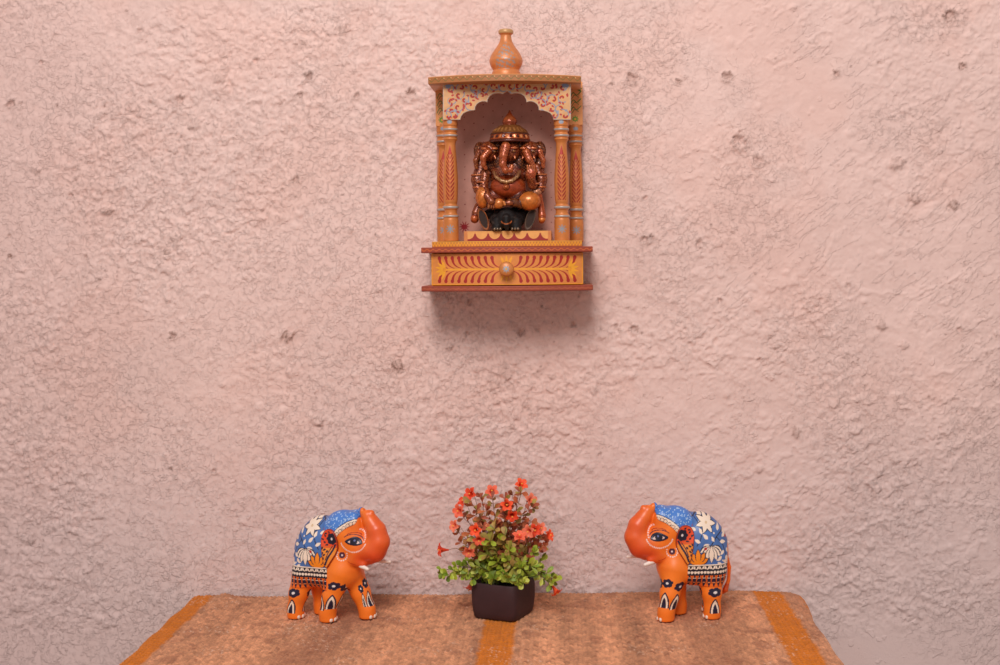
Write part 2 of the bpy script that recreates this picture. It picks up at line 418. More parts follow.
m_floor = mat('grey_floor', (150, 132, 122), 0.7, amount=0.15, scale=12)
bm = bmesh.new(); bm_box(bm, -2.2, 2.2, -3.2, 0.0, -0.05, 0.0)
struct(from_bm('floor', bm, m_floor))

# ---- low table that carries the rug (the photo shows only the rug on it)
XL, XR = -0.5960, 0.366
m_wood = mat('plain_brown_wood', (120, 78, 48), 0.55, amount=0.25, scale=25)
TZ = RZ-0.0125
t = thing('low_table', 'low brown wooden table standing against the pink wall under the jute rug', 'table', (-0.115, -0.35, 0))
off = (-0.115, -0.35, 0)
bm = bmesh.new(); bm_box(bm, XL+0.02, XR-0.02, -0.70, -0.012, TZ-0.028, TZ, 0.003); from_bm('tabletop', bm, m_wood, t, off=off)
bm = bmesh.new()
for x0, x1, y0, y1 in ((XL+0.06, XR-0.06, -0.665, -0.647), (XL+0.06, XR-0.06, -0.062, -0.044), (XL+0.06, XL+0.078, -0.66, -0.05), (XR-0.078, XR-0.06, -0.66, -0.05)):
    bm_box(bm, x0, x1, y0, y1, TZ-0.085, TZ-0.027, 0.002)
from_bm('apron', bm, m_wood, t, off=off)
for x in (XL+0.07, XR-0.07):
    for y in (-0.655, -0.055):
        bm = bmesh.new(); bm_box(bm, x-0.022, x+0.022, y-0.022, y+0.022, 0.0, TZ-0.027, 0.003); from_bm('leg', bm, m_wood, t, off=off)

# ---- jute rug: thick hand-woven mat, stitch columns run away from the wall, orange stripes
ny, nx = 330, 520
yy = np.concatenate([np.linspace(-0.006, -0.45, 240), np.linspace(-0.453, -0.715, 91)])
ny = len(yy); ss = np.linspace(0, 1, nx)
S, Yg = np.meshgrid(ss, yy, indexing='ij')
rr = 0.040
back = np.clip(Yg+0.006+rr, 0, rr)
cut = rr-np.sqrt(np.maximum(rr*rr-back**2, 0))
cutl = (0.012-np.sqrt(np.maximum(0.012**2-np.clip(Yg+0.018, 0, .012)**2, 0)))
xl = XL-0.011+cutl+0.0015*np.sin(Yg*60)
xr = 0.366+0.010*np.exp(-((Yg+0.055)/0.06)**2)-cut*1.0+0.0015*np.sin(Yg*47+1)
Xg = xl+(xr-xl)*S
# the back edge wanders a little
Yw = Yg-0.003*np.sin(Xg*23)*np.exp(Yg/0.05)-0.005*(fbm(Xg*14, Yg*0+3, 5, 3)-0.5)*np.exp(Yg/0.04)
px, pyv = Xg.ravel(), Yw.ravel()
row = 0.0085; colw = 0.0062
ci = np.floor(px/colw)
stv = np.abs(np.sin(PI*px/colw))**0.6                                  # columns
slant = (px/colw-ci-0.5)*np.where(ci % 2 == 0, 1, -1)*row*0.9
sth = np.abs(np.sin(PI*(pyv+slant)/row))**0.7
cr_ = np.floor((pyv+slant)/row+ci*.5)
cell = ((np.sin(ci*127.1+cr_*311.7)*43758.5453) % 1.0)
wob = fbm(px*120, pyv*120, 15, 3)
hz = 0.0022*stv*sth+0.0016*(wob-0.5)+0.004*(fbm(px*9, pyv*5, 17, 3)-0.5)
hz += 0.004*np.exp(-((px+0.555)/0.010)**2)*sstep(-0.12, 0.0, pyv)      # small buckle by the left corner
edge = np.minimum(np.minimum(S.ravel()*0.97, (1-S.ravel())*0.97), np.minimum(-(Yg.ravel()+0.006), Yg.ravel()+0.715))
rnd = 0.0065*(1-np.sqrt(np.clip(1-(1-np.clip(edge/0.008, 0, 1))**2, 0, 1)))
zt = RZ+hz-0.002-rnd
Vt = np.stack([px, pyv, zt], 1)
# underside: same outline lowered, so the mat is a closed slab
Vb = Vt.copy(); Vb[:, 2] = RZ-0.0122
n = nx*ny; ids = np.arange(n).reshape(nx, ny)
Qt = np.stack([ids[:-1, :-1], ids[:-1, 1:], ids[1:, 1:], ids[1:, :-1]], -1).reshape(-1, 4)
loop = np.concatenate([ids[:, 0], ids[-1, 1:], ids[::-1, -1][1:], ids[0, ::-1][1:-1]])
lb = np.arange(len(loop))+n
Vall = np.concatenate([Vt, Vb[loop]])
nxt = np.roll(np.arange(len(loop)), -1)
Qs = np.stack([loop, lb, lb[nxt], loop[nxt]], 1)
r_ = px/0.5447
def band(a, b, w=0.006):
    e = 0.004*(fbm(px*90, pyv*90, 19, 2)-0.5)/0.5447*1.6
    return sstep(a-w, a+w, r_+e)*sstep(b+w, b-w, r_+e)
jc = np.tile(lin((206, 146, 108)), (n, 1))
tone = fbm(px*26, pyv*1.4, 23, 3)
jc *= (1+0.75*(tone-0.5))[:, None]*(0.80+0.40*cell)[:, None]
kn = (cell > .955)[:, None]*sstep(.45, .6, fbm(px*25, pyv*25, 35, 2))[:, None]*.6; jc = jc*(1-kn)+lin((120, 70, 46))*kn
tn = fbm(px*150, pyv*110, 24, 3); jc *= (1+0.5*(tn-0.5))[:, None]
dk = sstep(0.58, 0.78, fbm(px*18, pyv*2.0, 25, 2))[:, None]*0.4
jc = jc*(1-dk)+lin((162, 106, 78))*dk
patch = sstep(0.63, 0.76, fbm(px*30, pyv*26, 27, 3))[:, None]*0.45
jc = jc*(1-patch)+lin((146, 92, 68))*patch
og = np.clip(band(-0.231, -0.143)+band(0.5455, 0.627)+band(-1.3, -1.052)+band(0.676, 0.9, 0.004), 0, 1)[:, None]
oc = lin((214, 122, 34))*(1+0.35*(tn-0.5))[:, None]*(1+0.3*(tone-.5))[:, None]
jc = jc*(1-og)+oc*og
gap = np.clip(1-stv*sth*1.15, 0, 1)[:, None]**2*0.40
jc = jc*(1-gap)+jc*0.45*gap
fl = sstep(0.80, 0.86, vnoise(px*420, pyv*330, 31))[:, None]*sstep(.55, .7, fbm(px*20, pyv*20, 33, 2))[:, None]*0.5
jc = jc*(1-fl)+lin((240, 205, 180))*fl
jc = np.concatenate([jc, jc[loop]*0.7])
m_rug, nt, b = base_mat('jute_weave', 0.95, 0, 0.1)
a = nd(nt, 'ShaderNodeAttribute', attribute_name='Col')
vary(nt, b, a.outputs['Color'], 0.18, 500, 0.6, 900, 0.0010, 4)
b.inputs['Sheen Weight'].default_value = 0.1
ro = np.array([-0.115, -0.35, RZ-0.0125])
rug = link('jute_rug', mesh_np('jute_rug', Vall-ro, [Qt, Qs], jc), m_rug); rug.location = ro
rug['label'] = 'thick tan woven jute rug with orange stripes lying on the table'; rug['category'] = 'rug'
# ================================================================ THE WALL SHRINE
SH = np.array(W(507.5, 291, 0.0)); SH[1] = 0.0
shrine = thing('wall_shrine', 'small golden painted wooden shrine with four columns hanging on the pink wall', 'shrine', tuple(SH))
def shrine_part(name, V, Q, col, m, parent=None, smooth=True):
    return link(name, mesh_np(name, np.asarray(V)-SH, Q, col, smooth), m, parent or shrine)
GOLD, CREAM, DRED, BLUEG, YEL = (206, 132, 72), (236, 196, 138), (164, 40, 34), (150, 160, 172), (242, 166, 44)
m_gold = mat_vc('gold_paint', 0.42, 0.15, 0.5, 0.12, 120, 0.15, coat=0.1)
m_paint = mat_vc('painted_wood', 0.5, 0.0, 0.45, 0.10, 120, 0.2)
m_niche = mat_vc('niche_paint', 0.7, 0.0, 0.3, 0.08, 80, 0.2)
def prism(x0, x1, zl, zh, yback, ycorner, bow, nx=160, nz=10, base=GOLD, bev=0.0008, painter=None, back=GOLD):
    """a board with a bowed front; painter(P, front_mask) works in (px-like) metres: u along x, v along z"""
    xs = np.linspace(x0, x1, nx); xc = (x0+x1)/2; hw = (x1-x0)/2
    yf = ycorner-bow*(1-((xs-xc)/hw)**2)
    ns = 6
    out = [(x, y) for x, y in zip(xs, yf)]+[(x1, ycorner+(yback-ycorner)*i/ns) for i in range(1, ns+1)]
    out += [(x1+(x0-x1)*i/ns, yback) for i in range(1, ns+1)]+[(x0, yback+(ycorner-yback)*i/ns) for i in range(1, ns)]
    O = np.array(out); cen = np.array([xc, (ycorner+yback)/2])
    zs = np.concatenate([[zl], np.linspace(zl+bev, zh-bev, nz), [zh]])
    ins = np.concatenate([[bev], np.zeros(nz), [bev]])
    Vs = []
    for z, q in zip(zs, ins):
        R = O.copy()
        R[:, 0] = xc+(R[:, 0]-xc)*(1-q/hw); R[:, 1] = cen[1]+(R[:, 1]-cen[1])*(1-q/(abs(yback-ycorner)/2))
        Vs.append(np.column_stack([R, np.full(len(R), z)]))
    m = len(O); V = np.concatenate(Vs); nl = len(zs)
    ids = np.arange(m*nl).reshape(nl, m); nx_ = np.roll(np.arange(m), -1)
    Q = np.stack([ids[:-1], ids[:-1][:, nx_], ids[1:][:, nx_], ids[1:]], -1).reshape(-1, 4)
    cb, ct = len(V), len(V)+1
    V = np.concatenate([V, [[xc, cen[1], zl]], [[xc, cen[1], zh]]])
    T = np.concatenate([np.stack([np.full(m, cb), nx_, np.arange(m)], 1), np.stack([np.full(m, ct), ids[-1], ids[-1][nx_]], 1)])
    P = Paint(V[:, 0], V[:, 2], base)
    fr = np.zeros(len(V), bool)
    for k in range(nl): fr[k*m:k*m+nx] = True
    if painter: P.m = fr; painter(P)
    return V, [Q, T], P.c
def lathe(c, prof, nth=48, painter=None, base=GOLD, sub=4):
    """prof: (z, r) bottom to top, world z"""
    pr = catmull(prof, sub) if sub > 1 else [np.array(p) for p in prof]
    th = np.linspace(0, 2*PI, nth, endpoint=False); m = nth
    Z_ = np.array([p[0] for p in pr]); R_ = np.maximum(np.array([p[1] for p in pr]), 1e-4)
    V = np.stack([c[0]+R_[:, None]*np.sin(th), c[1]-R_[:, None]*np.cos(th), np.repeat(Z_[:, None], m, 1)], -1).reshape(-1, 3)
    nl = len(pr); ids = np.arange(m*nl).reshape(nl, m); nx_ = np.roll(np.arange(m), -1)
    Q = np.stack([ids[:-1], ids[:-1][:, nx_], ids[1:][:, nx_], ids[1:]], -1).reshape(-1, 4)
    cb, ct = len(V), len(V)+1
    V = np.concatenate([V, [[c[0], c[1], Z_[0]]], [[c[0], c[1], Z_[-1]]]])
    T = np.concatenate([np.stack([np.full(m, cb), nx_, np.arange(m)], 1), np.stack([np.full(m, ct), ids[-1], ids[-1][nx_]], 1)])
    tt = (th+PI) % (2*PI)-PI
    u = np.concatenate([np.tile(tt, nl), [0, 0]]); v = V[:, 2]
    P = Paint(u, v, base)
    if painter: painter(P)
    return V, [Q, T], P.c
def wx_(px, Y): return W(px, 258, Y)[0]
def wz_(py, Y, px=507): return W(px, py, Y)[2]
MM = 0.001
YC, BOW = -0.100, 0.026                           # front corners and how far fronts bulge
px1 = 1.545*MM                                    # one photo pixel at the front of the shrine
xc = wx_(507.2, YC)
def half(px): return px*px1

# ---- boards, bottom to top (pixel rows are those of the photo)
def zz(py): return wz_(py, YC-0.01)
def edge_paint(c1):
    def f(P):
        P.fill(np.ones(len(P.u), bool), c1)
    return f
def dots_paint(z, step, r, col, base=None, top=None):
    def f(P):
        if base: P.fill(np.ones(len(P.u), bool), base)
        du = (P.u/step) % 1-0.5
        P.fill((du*step)**2+(P.v-z)**2 < r*r, col)
    return f
zb0, zb1, zd0, zd1, zu0, zu1, zs1 = zz(291.0), zz(285.6), zz(285.6), zz(252.4), zz(252.4), zz(246.9), zz(241.0)
yb = 0.0005
def lowboard(P):
    P.fill(np.ones(len(P.u), bool), (150, 66, 46))
    P.fill(np.abs(P.v-(zb0+zb1)/2+0.0006*np.sin(P.u*700)) < 0.0011, (172, 88, 58))
V, Q, c = prism(xc-half(85.5), xc+half(85.5), zb0, zb1, yb, YC-0.006, BOW, base=(168, 92, 56), painter=lowboard)
shrine_part('bottom_board', V, Q, c, m_paint)
def upboard(P):
    P.fill(np.ones(len(P.u), bool), (158, 70, 48))
    P.fill(np.abs(P.v-(zu0+zu1)/2-0.0012*np.sin(P.u*640)) < 0.0008, (206, 104, 54))
V, Q, c = prism(xc-half(85.5), xc+half(85.5), zu0, zu1, yb, YC-0.006, BOW, base=(190, 112, 62), painter=upboard, nx=320, nz=12)
shrine_part('shelf_board', V, Q, c, m_paint)
# carcass behind the drawer front
V, Q, c = prism(xc-half(75.0), xc+half(75.0), zd0, zd1, yb, YC+0.004, BOW-0.006, base=(196, 122, 66))
shrine_part('drawer_case', V, Q, c, m_paint)
def drawer_paint(P):
    s = px1/5.405                                  # one unit = 1/5.405 photo pixel, as in an enlargement 820 x 180
    U = (P.u-xc)/s+497; Vv = 180-(P.v-zd0)/s
    P.u, P.v = U, Vv
    al = np.ones(len(U), bool)
    P.fill(al, (222, 138, 66))
    P.fill((Vv < 4) | (Vv > 172) | (U > 901), YEL)
    P.fill((np.abs(U-497) > 404) & (np.abs(U-497) < 410), (238, 158, 50))
    for sg in (-1, 1):
        P.line([(497+sg*40, 90), (497+sg*340, 92)], 9, (240, 164, 52))
        for k in range(9):
            x = 497+sg*(44+k*36)
            for ud in (-1, 1):
                y0 = 92+ud*7; y1 = 92+ud*64
                pts = catmull([(x-sg*14, y0), (x+sg*12, y0+ud*12), (x+sg*27, y0+ud*30), (x+sg*33, y1)], 6)
                n = len(pts)
                for j, (a, b2) in enumerate(zip(pts[:-1], pts[1:])):
                    P.line([a, b2], 3+15*(j/n)**1.3, (168, 38, 34))
                P.ell(x+sg*33, y1-ud*2, 9.5, 11, (168, 38, 34))
        for a in (-70, -42, -14, 14, 42, 70):
            an = math.radians(a)+(0 if sg > 0 else PI)
            P.petal(497+sg*332, 92, 58, 7.5, an, YEL)
        P.ell(497+sg*337, 92, 10, 12, (232, 150, 46))
    for a in (-115, -90, -65, 65, 90, 115): P.petal(497, 88, 76, 8, math.radians(a), YEL)
V, Q, c = prism(xc-half(75.8), xc+half(75.8), zd0+0.0006, zd1-0.0006, YC+0.004, YC, BOW, nx=520, nz=120, base=(222, 140, 70), painter=drawer_paint)
drawer = shrine_part('drawer', V, Q, c, m_paint)
kz = wz_(269, YC-BOW-0.012); kx = xc+half(.3); ky = YC-BOW
prof = [(0.0, .0045), (.004, .0045), (.006, .0085), (.010, .0112), (.014, .0110), (.0165, .0085), (.0178, .004), (.018, .0)]
bmv = catmull(prof, 4); th = np.linspace(0, 2*PI, 40, endpoint=False)
V = np.concatenate([[[kx+p[1]*math.cos(a), ky-p[0], kz+p[1]*math.sin(a)] for a in th] for p in bmv])
ids = np.arange(len(V)).reshape(len(bmv), 40); nx_ = np.roll(np.arange(40), -1)
Q = np.stack([ids[:-1], ids[1:], ids[1:][:, nx_], ids[:-1][:, nx_]], -1).reshape(-1, 4)
P = Paint(V[:, 0]-kx, V[:, 2]-kz, (206, 128, 66)); P.m = V[:, 1] < ky-0.008
for a in range(8): P.petal(0, 0, .0062, .0013, a*PI/4, (170, 172, 178))
P.ell(0, 0, .0016, .0016, YEL)
shrine_part('knob', V, fix_wind(V, Q), P.c, m_gold, drawer)
def zig(P):
    P.fill(np.ones(len(P.u), bool), (206, 124, 56))
    ph = (P.u/0.0047) % 1; tri = np.abs(ph-0.5)*2
    zc = (zs1+zu1)/2
    P.fill(np.abs(P.v-(zc+(tri-0.5)*0.0050)) < 0.0013, YEL)
    P.fill((P.v > zs1-0.0012), (214, 150, 60))
V, Q, c = prism(xc-half(75.0), xc+half(75.0), zu1, zs1, yb, YC-0.001, BOW-0.002, nx=520, nz=22, base=(210, 132, 70), painter=zig)
shrine_part('zigzag_plinth', V, Q, c, m_paint)
# scalloped step inside the niche
zt1 = wz_(231.0, -0.075)
def scal(P):
    s = px1*0.99/5.405; U = (P.u-xc)/s; T = (zt1-P.v)/s
    P.fill(np.ones(len(U), bool), (214, 150, 84))
    P.fill(T > 14, (150, 40, 36))
    w = 72.0; k = np.round(U/w)
    P.fill((T > 8) & ((((U-k*w)/32)**2+((T-10)/34)**2) < 1), (226, 164, 92))
    P.fill((T < 8), (222, 156, 84))
    P.fill(np.abs(U) > 222, (206, 130, 72))
V, Q, c = prism(wx_(464, -.08), wx_(551.5, -.08), zs1, zt1, -0.012, -0.078, 0.0, nx=380, nz=70, base=(206, 132, 74), painter=scal)
shrine_part('scalloped_step', V, Q, c, m_paint)

# ---- columns
def col_paint(z0, z1, r):
    H = z1-z0
    def f(P):
        t = (P.v-z0)/H; ang = P.u*r
        silver = (172, 158, 150)
        for a, b2 in ((.849, .864), (.899, .914), (.194, .211), (.266, .283)):
            P.fill((t > a) & (t < b2), silver)
        for th0 in (-PI*2/3, 0, PI*2/3):
            x = (P.u-th0+PI) % (2*PI)-PI; x = x*r
            m = (t > .335) & (t < .70)
            k = (t*H/0.0066-np.abs(x)/0.0066*1.4) % 1
            P.fill(m & (np.abs(x) < 0.0072) & (np.abs(x) > 0.0008) & (k < 0.55), (160, 42, 30))
            P.fill(m & (np.abs(x) < 0.0005), (178, 52, 34))
            P.fill((t > .70) & (t < .775) & (np.abs(x) < 0.0045*(.78-t)/.08), (178, 44, 30))
            zc = z0+0.098*H
            for q in range(8):
                a = q*PI/4; e0, e1 = x, P.v-zc
                tt_ = e0*math.cos(a)+e1*math.sin(a); rr_ = np.abs(-e0*math.sin(a)+e1*math.cos(a))
                P.fill((tt_ > 0) & (tt_ < .0068) & (rr_ < .0009), (150, 150, 156))
            zc = z0+0.962*H
            P.fill(((x/.004)**2+((P.v-zc)/.003)**2 < 1), (150, 156, 168))
    return f
def rs(prof):
    q = catmull(prof, 6); t = np.array([p[0] for p in q]); r = np.array([p[1] for p in q])
    tt_ = np.linspace(0, 1, 260); return list(zip(tt_, np.interp(tt_, t, r)))
def column(px, Y, r_px, top, bot, nm='column'):
    z0, z1 = wz_(bot, Y, px), wz_(top, Y, px); H = z1-z0; r = r_px*(D+Y)/F
    prof = [(0, 1.0), (.02, 1.02), (.17, 1.02), (.183, .86), (.19, 1.0), (.202, 1.08), (.214, 1.0), (.224, .84), (.252, .84), (.262, 1.0), (.275, 1.08), (.287, 1.0), (.300, .82), (.34, .93), (.50, 1.0), (.62, .88), (.74, .74), (.79, .72), (.815, .86), (.828, .98), (.838, .86), (.845, .98), (.857, 1.05), (.868, .98), (.88, .84), (.895, .98), (.906, 1.05), (.918, .98), (.93, .90), (.94, 1.0), (1.0, 1.0)]
    V, Q, c = lathe((wx_(px, Y)+(258-180)*0, Y), [(z0+a*H, r*b2) for a, b2 in rs(prof)], 128, col_paint(z0, z1, r), base=(208, 126, 62), sub=1)
    return shrine_part(nm, V, Q, c, m_gold)
YF, YBK = -0.088, -0.020
CO = 0.9
column(451.2-CO*0, YF, 7.4, 118.0, 241.2); column(562.3, YF, 7.4, 118.0, 241.2)
column(444.6, YBK, 7.0, 125.0, 241.8); column(576.6, YBK, 7.0, 125.0, 241.8)

# ---- arched valance (flat board with cusped cut-out)
zp = [(245,540),(249,522),(262,505),(280,496),(300,490),(316,489),(325,487),(326,470),(335,455),(349,445),(365,440),(380,441),(391,446),(393,430),(405,410),(421,400),(440,395),(458,396),(474,400),(484,392),(496,383)]
def toP(p): return np.array([415+p[0]/5.405, 20+p[1]/5.405])
right = [(993-a, b2) for a, b2 in zp[::-1]]
outl = [(150, 335), (150, 540)]+zp+right[1:]+[(843, 540), (843, 335)]
YA0, YA1 = -0.101, -0.094
OW = np.array([W(*toP(p), YA0) for p in outl])[:, [0, 2]]
G = Grid((OW[:, 0].min()*1000-2, OW[:, 1].min()*1000-2, YA0*1000-2), (OW[:, 0].max()*1000+2, OW[:, 1].max()*1000+2, YA1*1000+2), 0.55)
sd = G.poly2([(a*1000, b2*1000) for a, b2 in OW])
Fd = smax(sd+np.zeros(G.n, np.float32), np.abs(G.w-(YA0+YA1)*500)-(YA1-YA0)*500, 0.8)
Vg, Q, _ = nets(G, Fd)
V = np.column_stack([Vg[:, 0], Vg[:, 2], Vg[:, 1]])/1000
ed = polysd(Vg[:, 0], Vg[:, 1], OW*1000)
# paint in enlargement units
ux = 566+(V[:, 0])*F/(D+YA0); uy = 258-(V[:, 2]-CZ)*F/(D+YA0)
P = Paint((ux-415)*5.405-1.5, (uy-20)*5.405+1, (216, 164, 112)); P.m = V[:, 1] < YA0+0.0012
P.fill(ed > -1.5, (206, 178, 150))
rg = random.Random(5)
cent = [(190,370),(255,362),(330,362),(375,372),(430,350),(520,352),(560,350),(620,362),(690,365),(740,362),(800,362),(200,430),(240,400),(310,402),(365,405),(200,490),(235,465),(300,455),(270,425),(660,400),(700,430),(750,430),(800,420),(790,480),(740,480),(690,455),(640,400),(180,515),(215,515),(810,515),(755,515),(480,355)]
for i, (a, b2) in enumerate(cent):
    s = 1 if a < 497 else -1
    r0 = rg.uniform(19, 26); a0 = rg.uniform(0, 6.28)
    P.curl(a, b2, r0+8, a0, .85*s, 6.0, (142, 144, 158), s)
    P.curl(a+2, b2+1, r0*.78, a0+2.5, .6*s, 8.0, (228, 160, 72), s)
    P.curl(a+3, b2+2, r0*.62, a0+2.2, .45*s, 10, (172, 40, 34), s)
    for k in range(4):
        q = rg.uniform(0, 6.28)
        P.petal(a+math.cos(q)*r0*1.25, b2+math.sin(q)*r0*1.25, 19, 5.2, q+1.2*s, (182, 50, 38) if k else (150, 154, 170))
for (a, b2) in ((185, 352), (815, 352)):
    for k in range(8): P.petal(a, b2, 22, 4, k*PI/4, (130, 148, 176))
P.fill(ed > -0.55, (176, 158, 152))
shrine_part('arched_valance', V, fix_wind(V, Q), P.c, m_paint)

# ---- side panels: flat boards above the rear columns, running back to the wall
def side_panel(xa, xb, s):
    za, zb_ = wz_(126.5, YBK), wz_(83, YBK)
    nx, nz = 40, 120
    def pf(P):
        U = (P.u-xa)/(xb-xa); T = (zb_-P.v)/(zb_-za)
        P.fill(np.ones(len(U), bool), (232, 156, 92))
        P.u, P.v = U*70, T*240
        gcol = (92, 120, 40) if s > 0 else (120, 130, 60)
        for k, y in enumerate((60, 100, 140)):
            P.line(catmull([(8, y+26), (22, y), (40, y+14), (62, y-6)], 5), 5, gcol)
            P.line(catmull([(14, y+36), (30, y+14), (50, y+26)], 5), 3.5, (110, 112, 44))
        for k in range(5): P.petal(44, 40, 26, 6, -2.2+k*.7, (84, 124, 40))
        for k in range(8): P.petal(32, 205, 20, 4.5, k*PI/4, (116, 150, 40))
        P.ell(32, 205, 5, 5, YEL)
    V, Q, c = prism(xa, xb, za, zb_, 0.0006, YBK-0.010, 0.0, nx=nx, nz=nz, base=(220, 146, 86), painter=pf)
    shrine_part('side_panel', V, Q, c, m_paint)
side_panel(wx_(436.8, -.03), wx_(450.5, -.03), -1); side_panel(wx_(570.0, -.03), wx_(583.8, -.03), 1)

# ---- back panel with red dots
xa, xb = wx_(437.5, -.01), wx_(583, -.01); za, zb_ = zs1-0.001, wz_(84, -.01)
n1, n2 = 260, 300
uu, vv = np.meshgrid(np.linspace(xa, xb, n1), np.linspace(za, zb_, n2), indexing='ij')
V = np.column_stack([uu.ravel(), np.full(n1*n2, -0.0085), vv.ravel()])
P = Paint(V[:, 0], V[:, 2], (204, 150, 134))
st_ = 0.0155; i_ = np.floor(P.u/st_); ro_ = np.where(i_ % 2 == 0, 0, .5)*st_*1.3
du = (P.u/st_ % 1-.5)*st_; dv = (((P.v+ro_)/(st_*1.3)) % 1-.5)*st_*1.3
P.fill(du*du+dv*dv < .0009**2, (140, 50, 46))
fxc, fzc = wx_(464.5, -.01), wz_(226.5, -.01)
for k in range(10): P.petal(fxc, fzc, .0095, .0011, k*PI/5, (160, 40, 48))
ids = np.arange(n1*n2).reshape(n1, n2)
Q = np.stack([ids[:-1, :-1], ids[1:, :-1], ids[1:, 1:], ids[:-1, 1:]], -1).reshape(-1, 4)
rim = np.concatenate([ids[:, 0], ids[-1, 1:], ids[::-1, -1][1:], ids[0, ::-1][1:-1]])
V2 = V[rim].copy(); V2[:, 1] = 0.0006
rb = np.arange(len(rim))+len(V); nx_ = np.roll(np.arange(len(rim)), -1)
Q2 = np.stack([rim, rb, rb[nx_], rim[nx_]], 1)
cc = np.concatenate([P.c, P.c[rim]])
shrine_part('back_panel', np.concatenate([V, V2]), [Q, Q2], cc, m_niche, smooth=False)

# ---- roof slab and finial
zr0, zr1 = wz_(84.2, YC), wz_(76.9, YC)
def roof_paint(P):
    P.fill(np.ones(len(P.u), bool), (172, 110, 62))
    zc = (zr0+zr1)/2
    P.fill(np.abs(P.v-zc-0.0022*np.sin(P.u*560)) < 0.0008, (128, 104, 50))
    du = (P.u/0.0112 % 1-.5)*0.0112
    P.fill(du**2+(P.v-zc+0.0022*np.cos(P.u*560))**2 < .0009**2, (232, 176, 120))
    P.fill(P.v > zr1-0.001, (214, 146, 80))
V, Q, c = prism(xc-half(76.3)-.0016, xc+half(76.3)-.0016, zr0, zr1, yb, YC-0.004, BOW+.004, nx=460, nz=24, base=(204, 132, 76), painter=roof_paint)
shrine_part('roof_board', V, Q, c, m_paint)
YFN = -0.075; fxx = wx_(507.6, YFN); s = (D+YFN)/F*1.115
fz0 = zr1-0.0002
prof = [(0, 12.8), (3, 13.0), (6, 12.6), (7.6, 11.8), (9, 12.2), (12, 13.9), (15, 14.8), (17, 14.9), (21, 13.6), (25, 11.3), (29, 8.4), (33, 6.1), (37, 5.0), (39.2, 4.8), (40.2, 5.6), (41.2, 6.6), (43, 6.7), (44.3, 6.0), (44.8, 4.2), (43.6, 3.6), (40, 3.2)]
def fin_paint(P):
    x = P.u*.022; y = (P.v-fz0)/s
    P.fill(y > 40.8, (196, 150, 98))
    for k in range(3):
        x = ((P.u-k*2*PI/3+PI) % (2*PI)-PI)*14
        m = (y > 8) & (y < 33)
        w = 11*np.sqrt(np.clip((33-y)/25, 0, 1))*np.clip((y-4)/6, 0, 1)
        vn = (np.sin(x*1.9+np.sin(y*.9)*1.5)+np.sin(y*1.6+x*.6)) > .35
        P.fill(m & (np.abs(x) < w) & vn, (160, 150, 146))
V, Q, c = lathe((fxx, YFN), [(fz0+a*s, r*s) for a, r in prof], 72, fin_paint, base=(210, 130, 74), sub=6)
shrine_part('finial', V, Q, c, m_gold)
# ================================================================ PAINTED WOODEN ELEPHANTS
EK = 0.000323                                   # metres per carving unit; u runs from trunk to tail, v downwards, w to the animal's left
OR1, OR2, RED, NAVY, BLUE, WHITE = (250, 130, 38), (244, 114, 32), (226, 66, 26), (27, 28, 56), (74, 112, 172), (246, 226, 204)
m_el = mat_vc('painted_carving', 0.38, 0.0, 0.45, 0.05, 70, 0.08, coat=0.12)
m_tusk = mat('ivory_white_wood', (240, 226, 214), 0.4)
m_nail = mat('white_nail_paint', (240, 218, 200), 0.4)
EARP = catmull([(286,172),(300,156),(322,152),(345,160),(358,178),(362,205),(357,240),(352,270),(345,300),(333,330),(322,333),(310,315),(296,292),(282,268),(274,240),(276,205),(286,172)], 4)[:-1]
CLOTHP = [(338,60),(420,60),(500,60),(560,100),(545,230),(532,260),(528,330),(524,445),(328,445),(328,300),(340,200),(350,150)]
CAPP = catmull([(192,40),(190,100),(196,126),(225,140),(258,163),(282,188),(300,200),(330,190),(352,165),(362,130),(352,95),(340,40)], 4)
def elephant_body(G, fl, fr, rl, rr):
    d = smin(G.ell((405,262,0),(112,152,96)), G.ell((450,302,0),(99,138,92)), 40)
    d = smin(d, G.rbox((425,350,0),(104,96,93),62), 20)
    d = smin(d, G.ell((310,315,0),(100,120,84)), 50)
    d = smin(d, G.ell((268,360,0),(64,80,72)), 40)
    head = smin(G.ell((262,190,0),(88,108,76)), G.ell((215,235,0),(75,92,68)), 30)
    head = smin(head, G.ell((310,160,0),(70,72,72)), 40)
    d = smin(d, head, 26)
    # forehead bumps and cheeks
    for s in (-1, 1):
        d = smin(d, G.ell((225,130,s*28),(42,52,34)), 20)
        d = smin(d, G.cone((205,300,s*34,34),(165,318,s*38,20)), 18)
    tr = G.tube([(190,258,0,68),(128,250,0,62),(99,214,0,49),(112,162,0,43),(141,122,0,34),(160,92,0,27)], 20)
    d = smin(d, tr, 16)
    d = smin(d, G.cone((178,306,0,34),(150,300,0,26)), 16)
    tip = smin(G.cone((152,104,0,24),(139,82,0,16)), G.cone((166,98,0,24),(187,74,0,16)), 8)
    d = smin(d, tip, 6)
    d = smax(d, -G.ell((163,66,0),(15,14,11)), 4)
    legs = None
    for (u, s), top in ((fl, (278,370)), (fr, (290,370)), (rl, (452,380)), (rr, (460 if rr[0] < 500 else 482,380))):
        w = s*54
        rt = 62 if top[0] < 350 else 64
        L = G.tube([(top[0], top[1], w*0.66, rt), ((u*.6+top[0]*.4), 480, w*0.96, 46), (u, 560, w, 38), (u-2, 588, w, 41)], 16)
        legs = L if legs is None else smin(legs, L, 10)
    d = smin(d, legs, 24)
    d = smax(d, G.v-600, 5)
    return d
def el_map(V):
    return np.column_stack([(320-V[:, 0])*EK, V[:, 2]*EK, (600-V[:, 1])*EK])
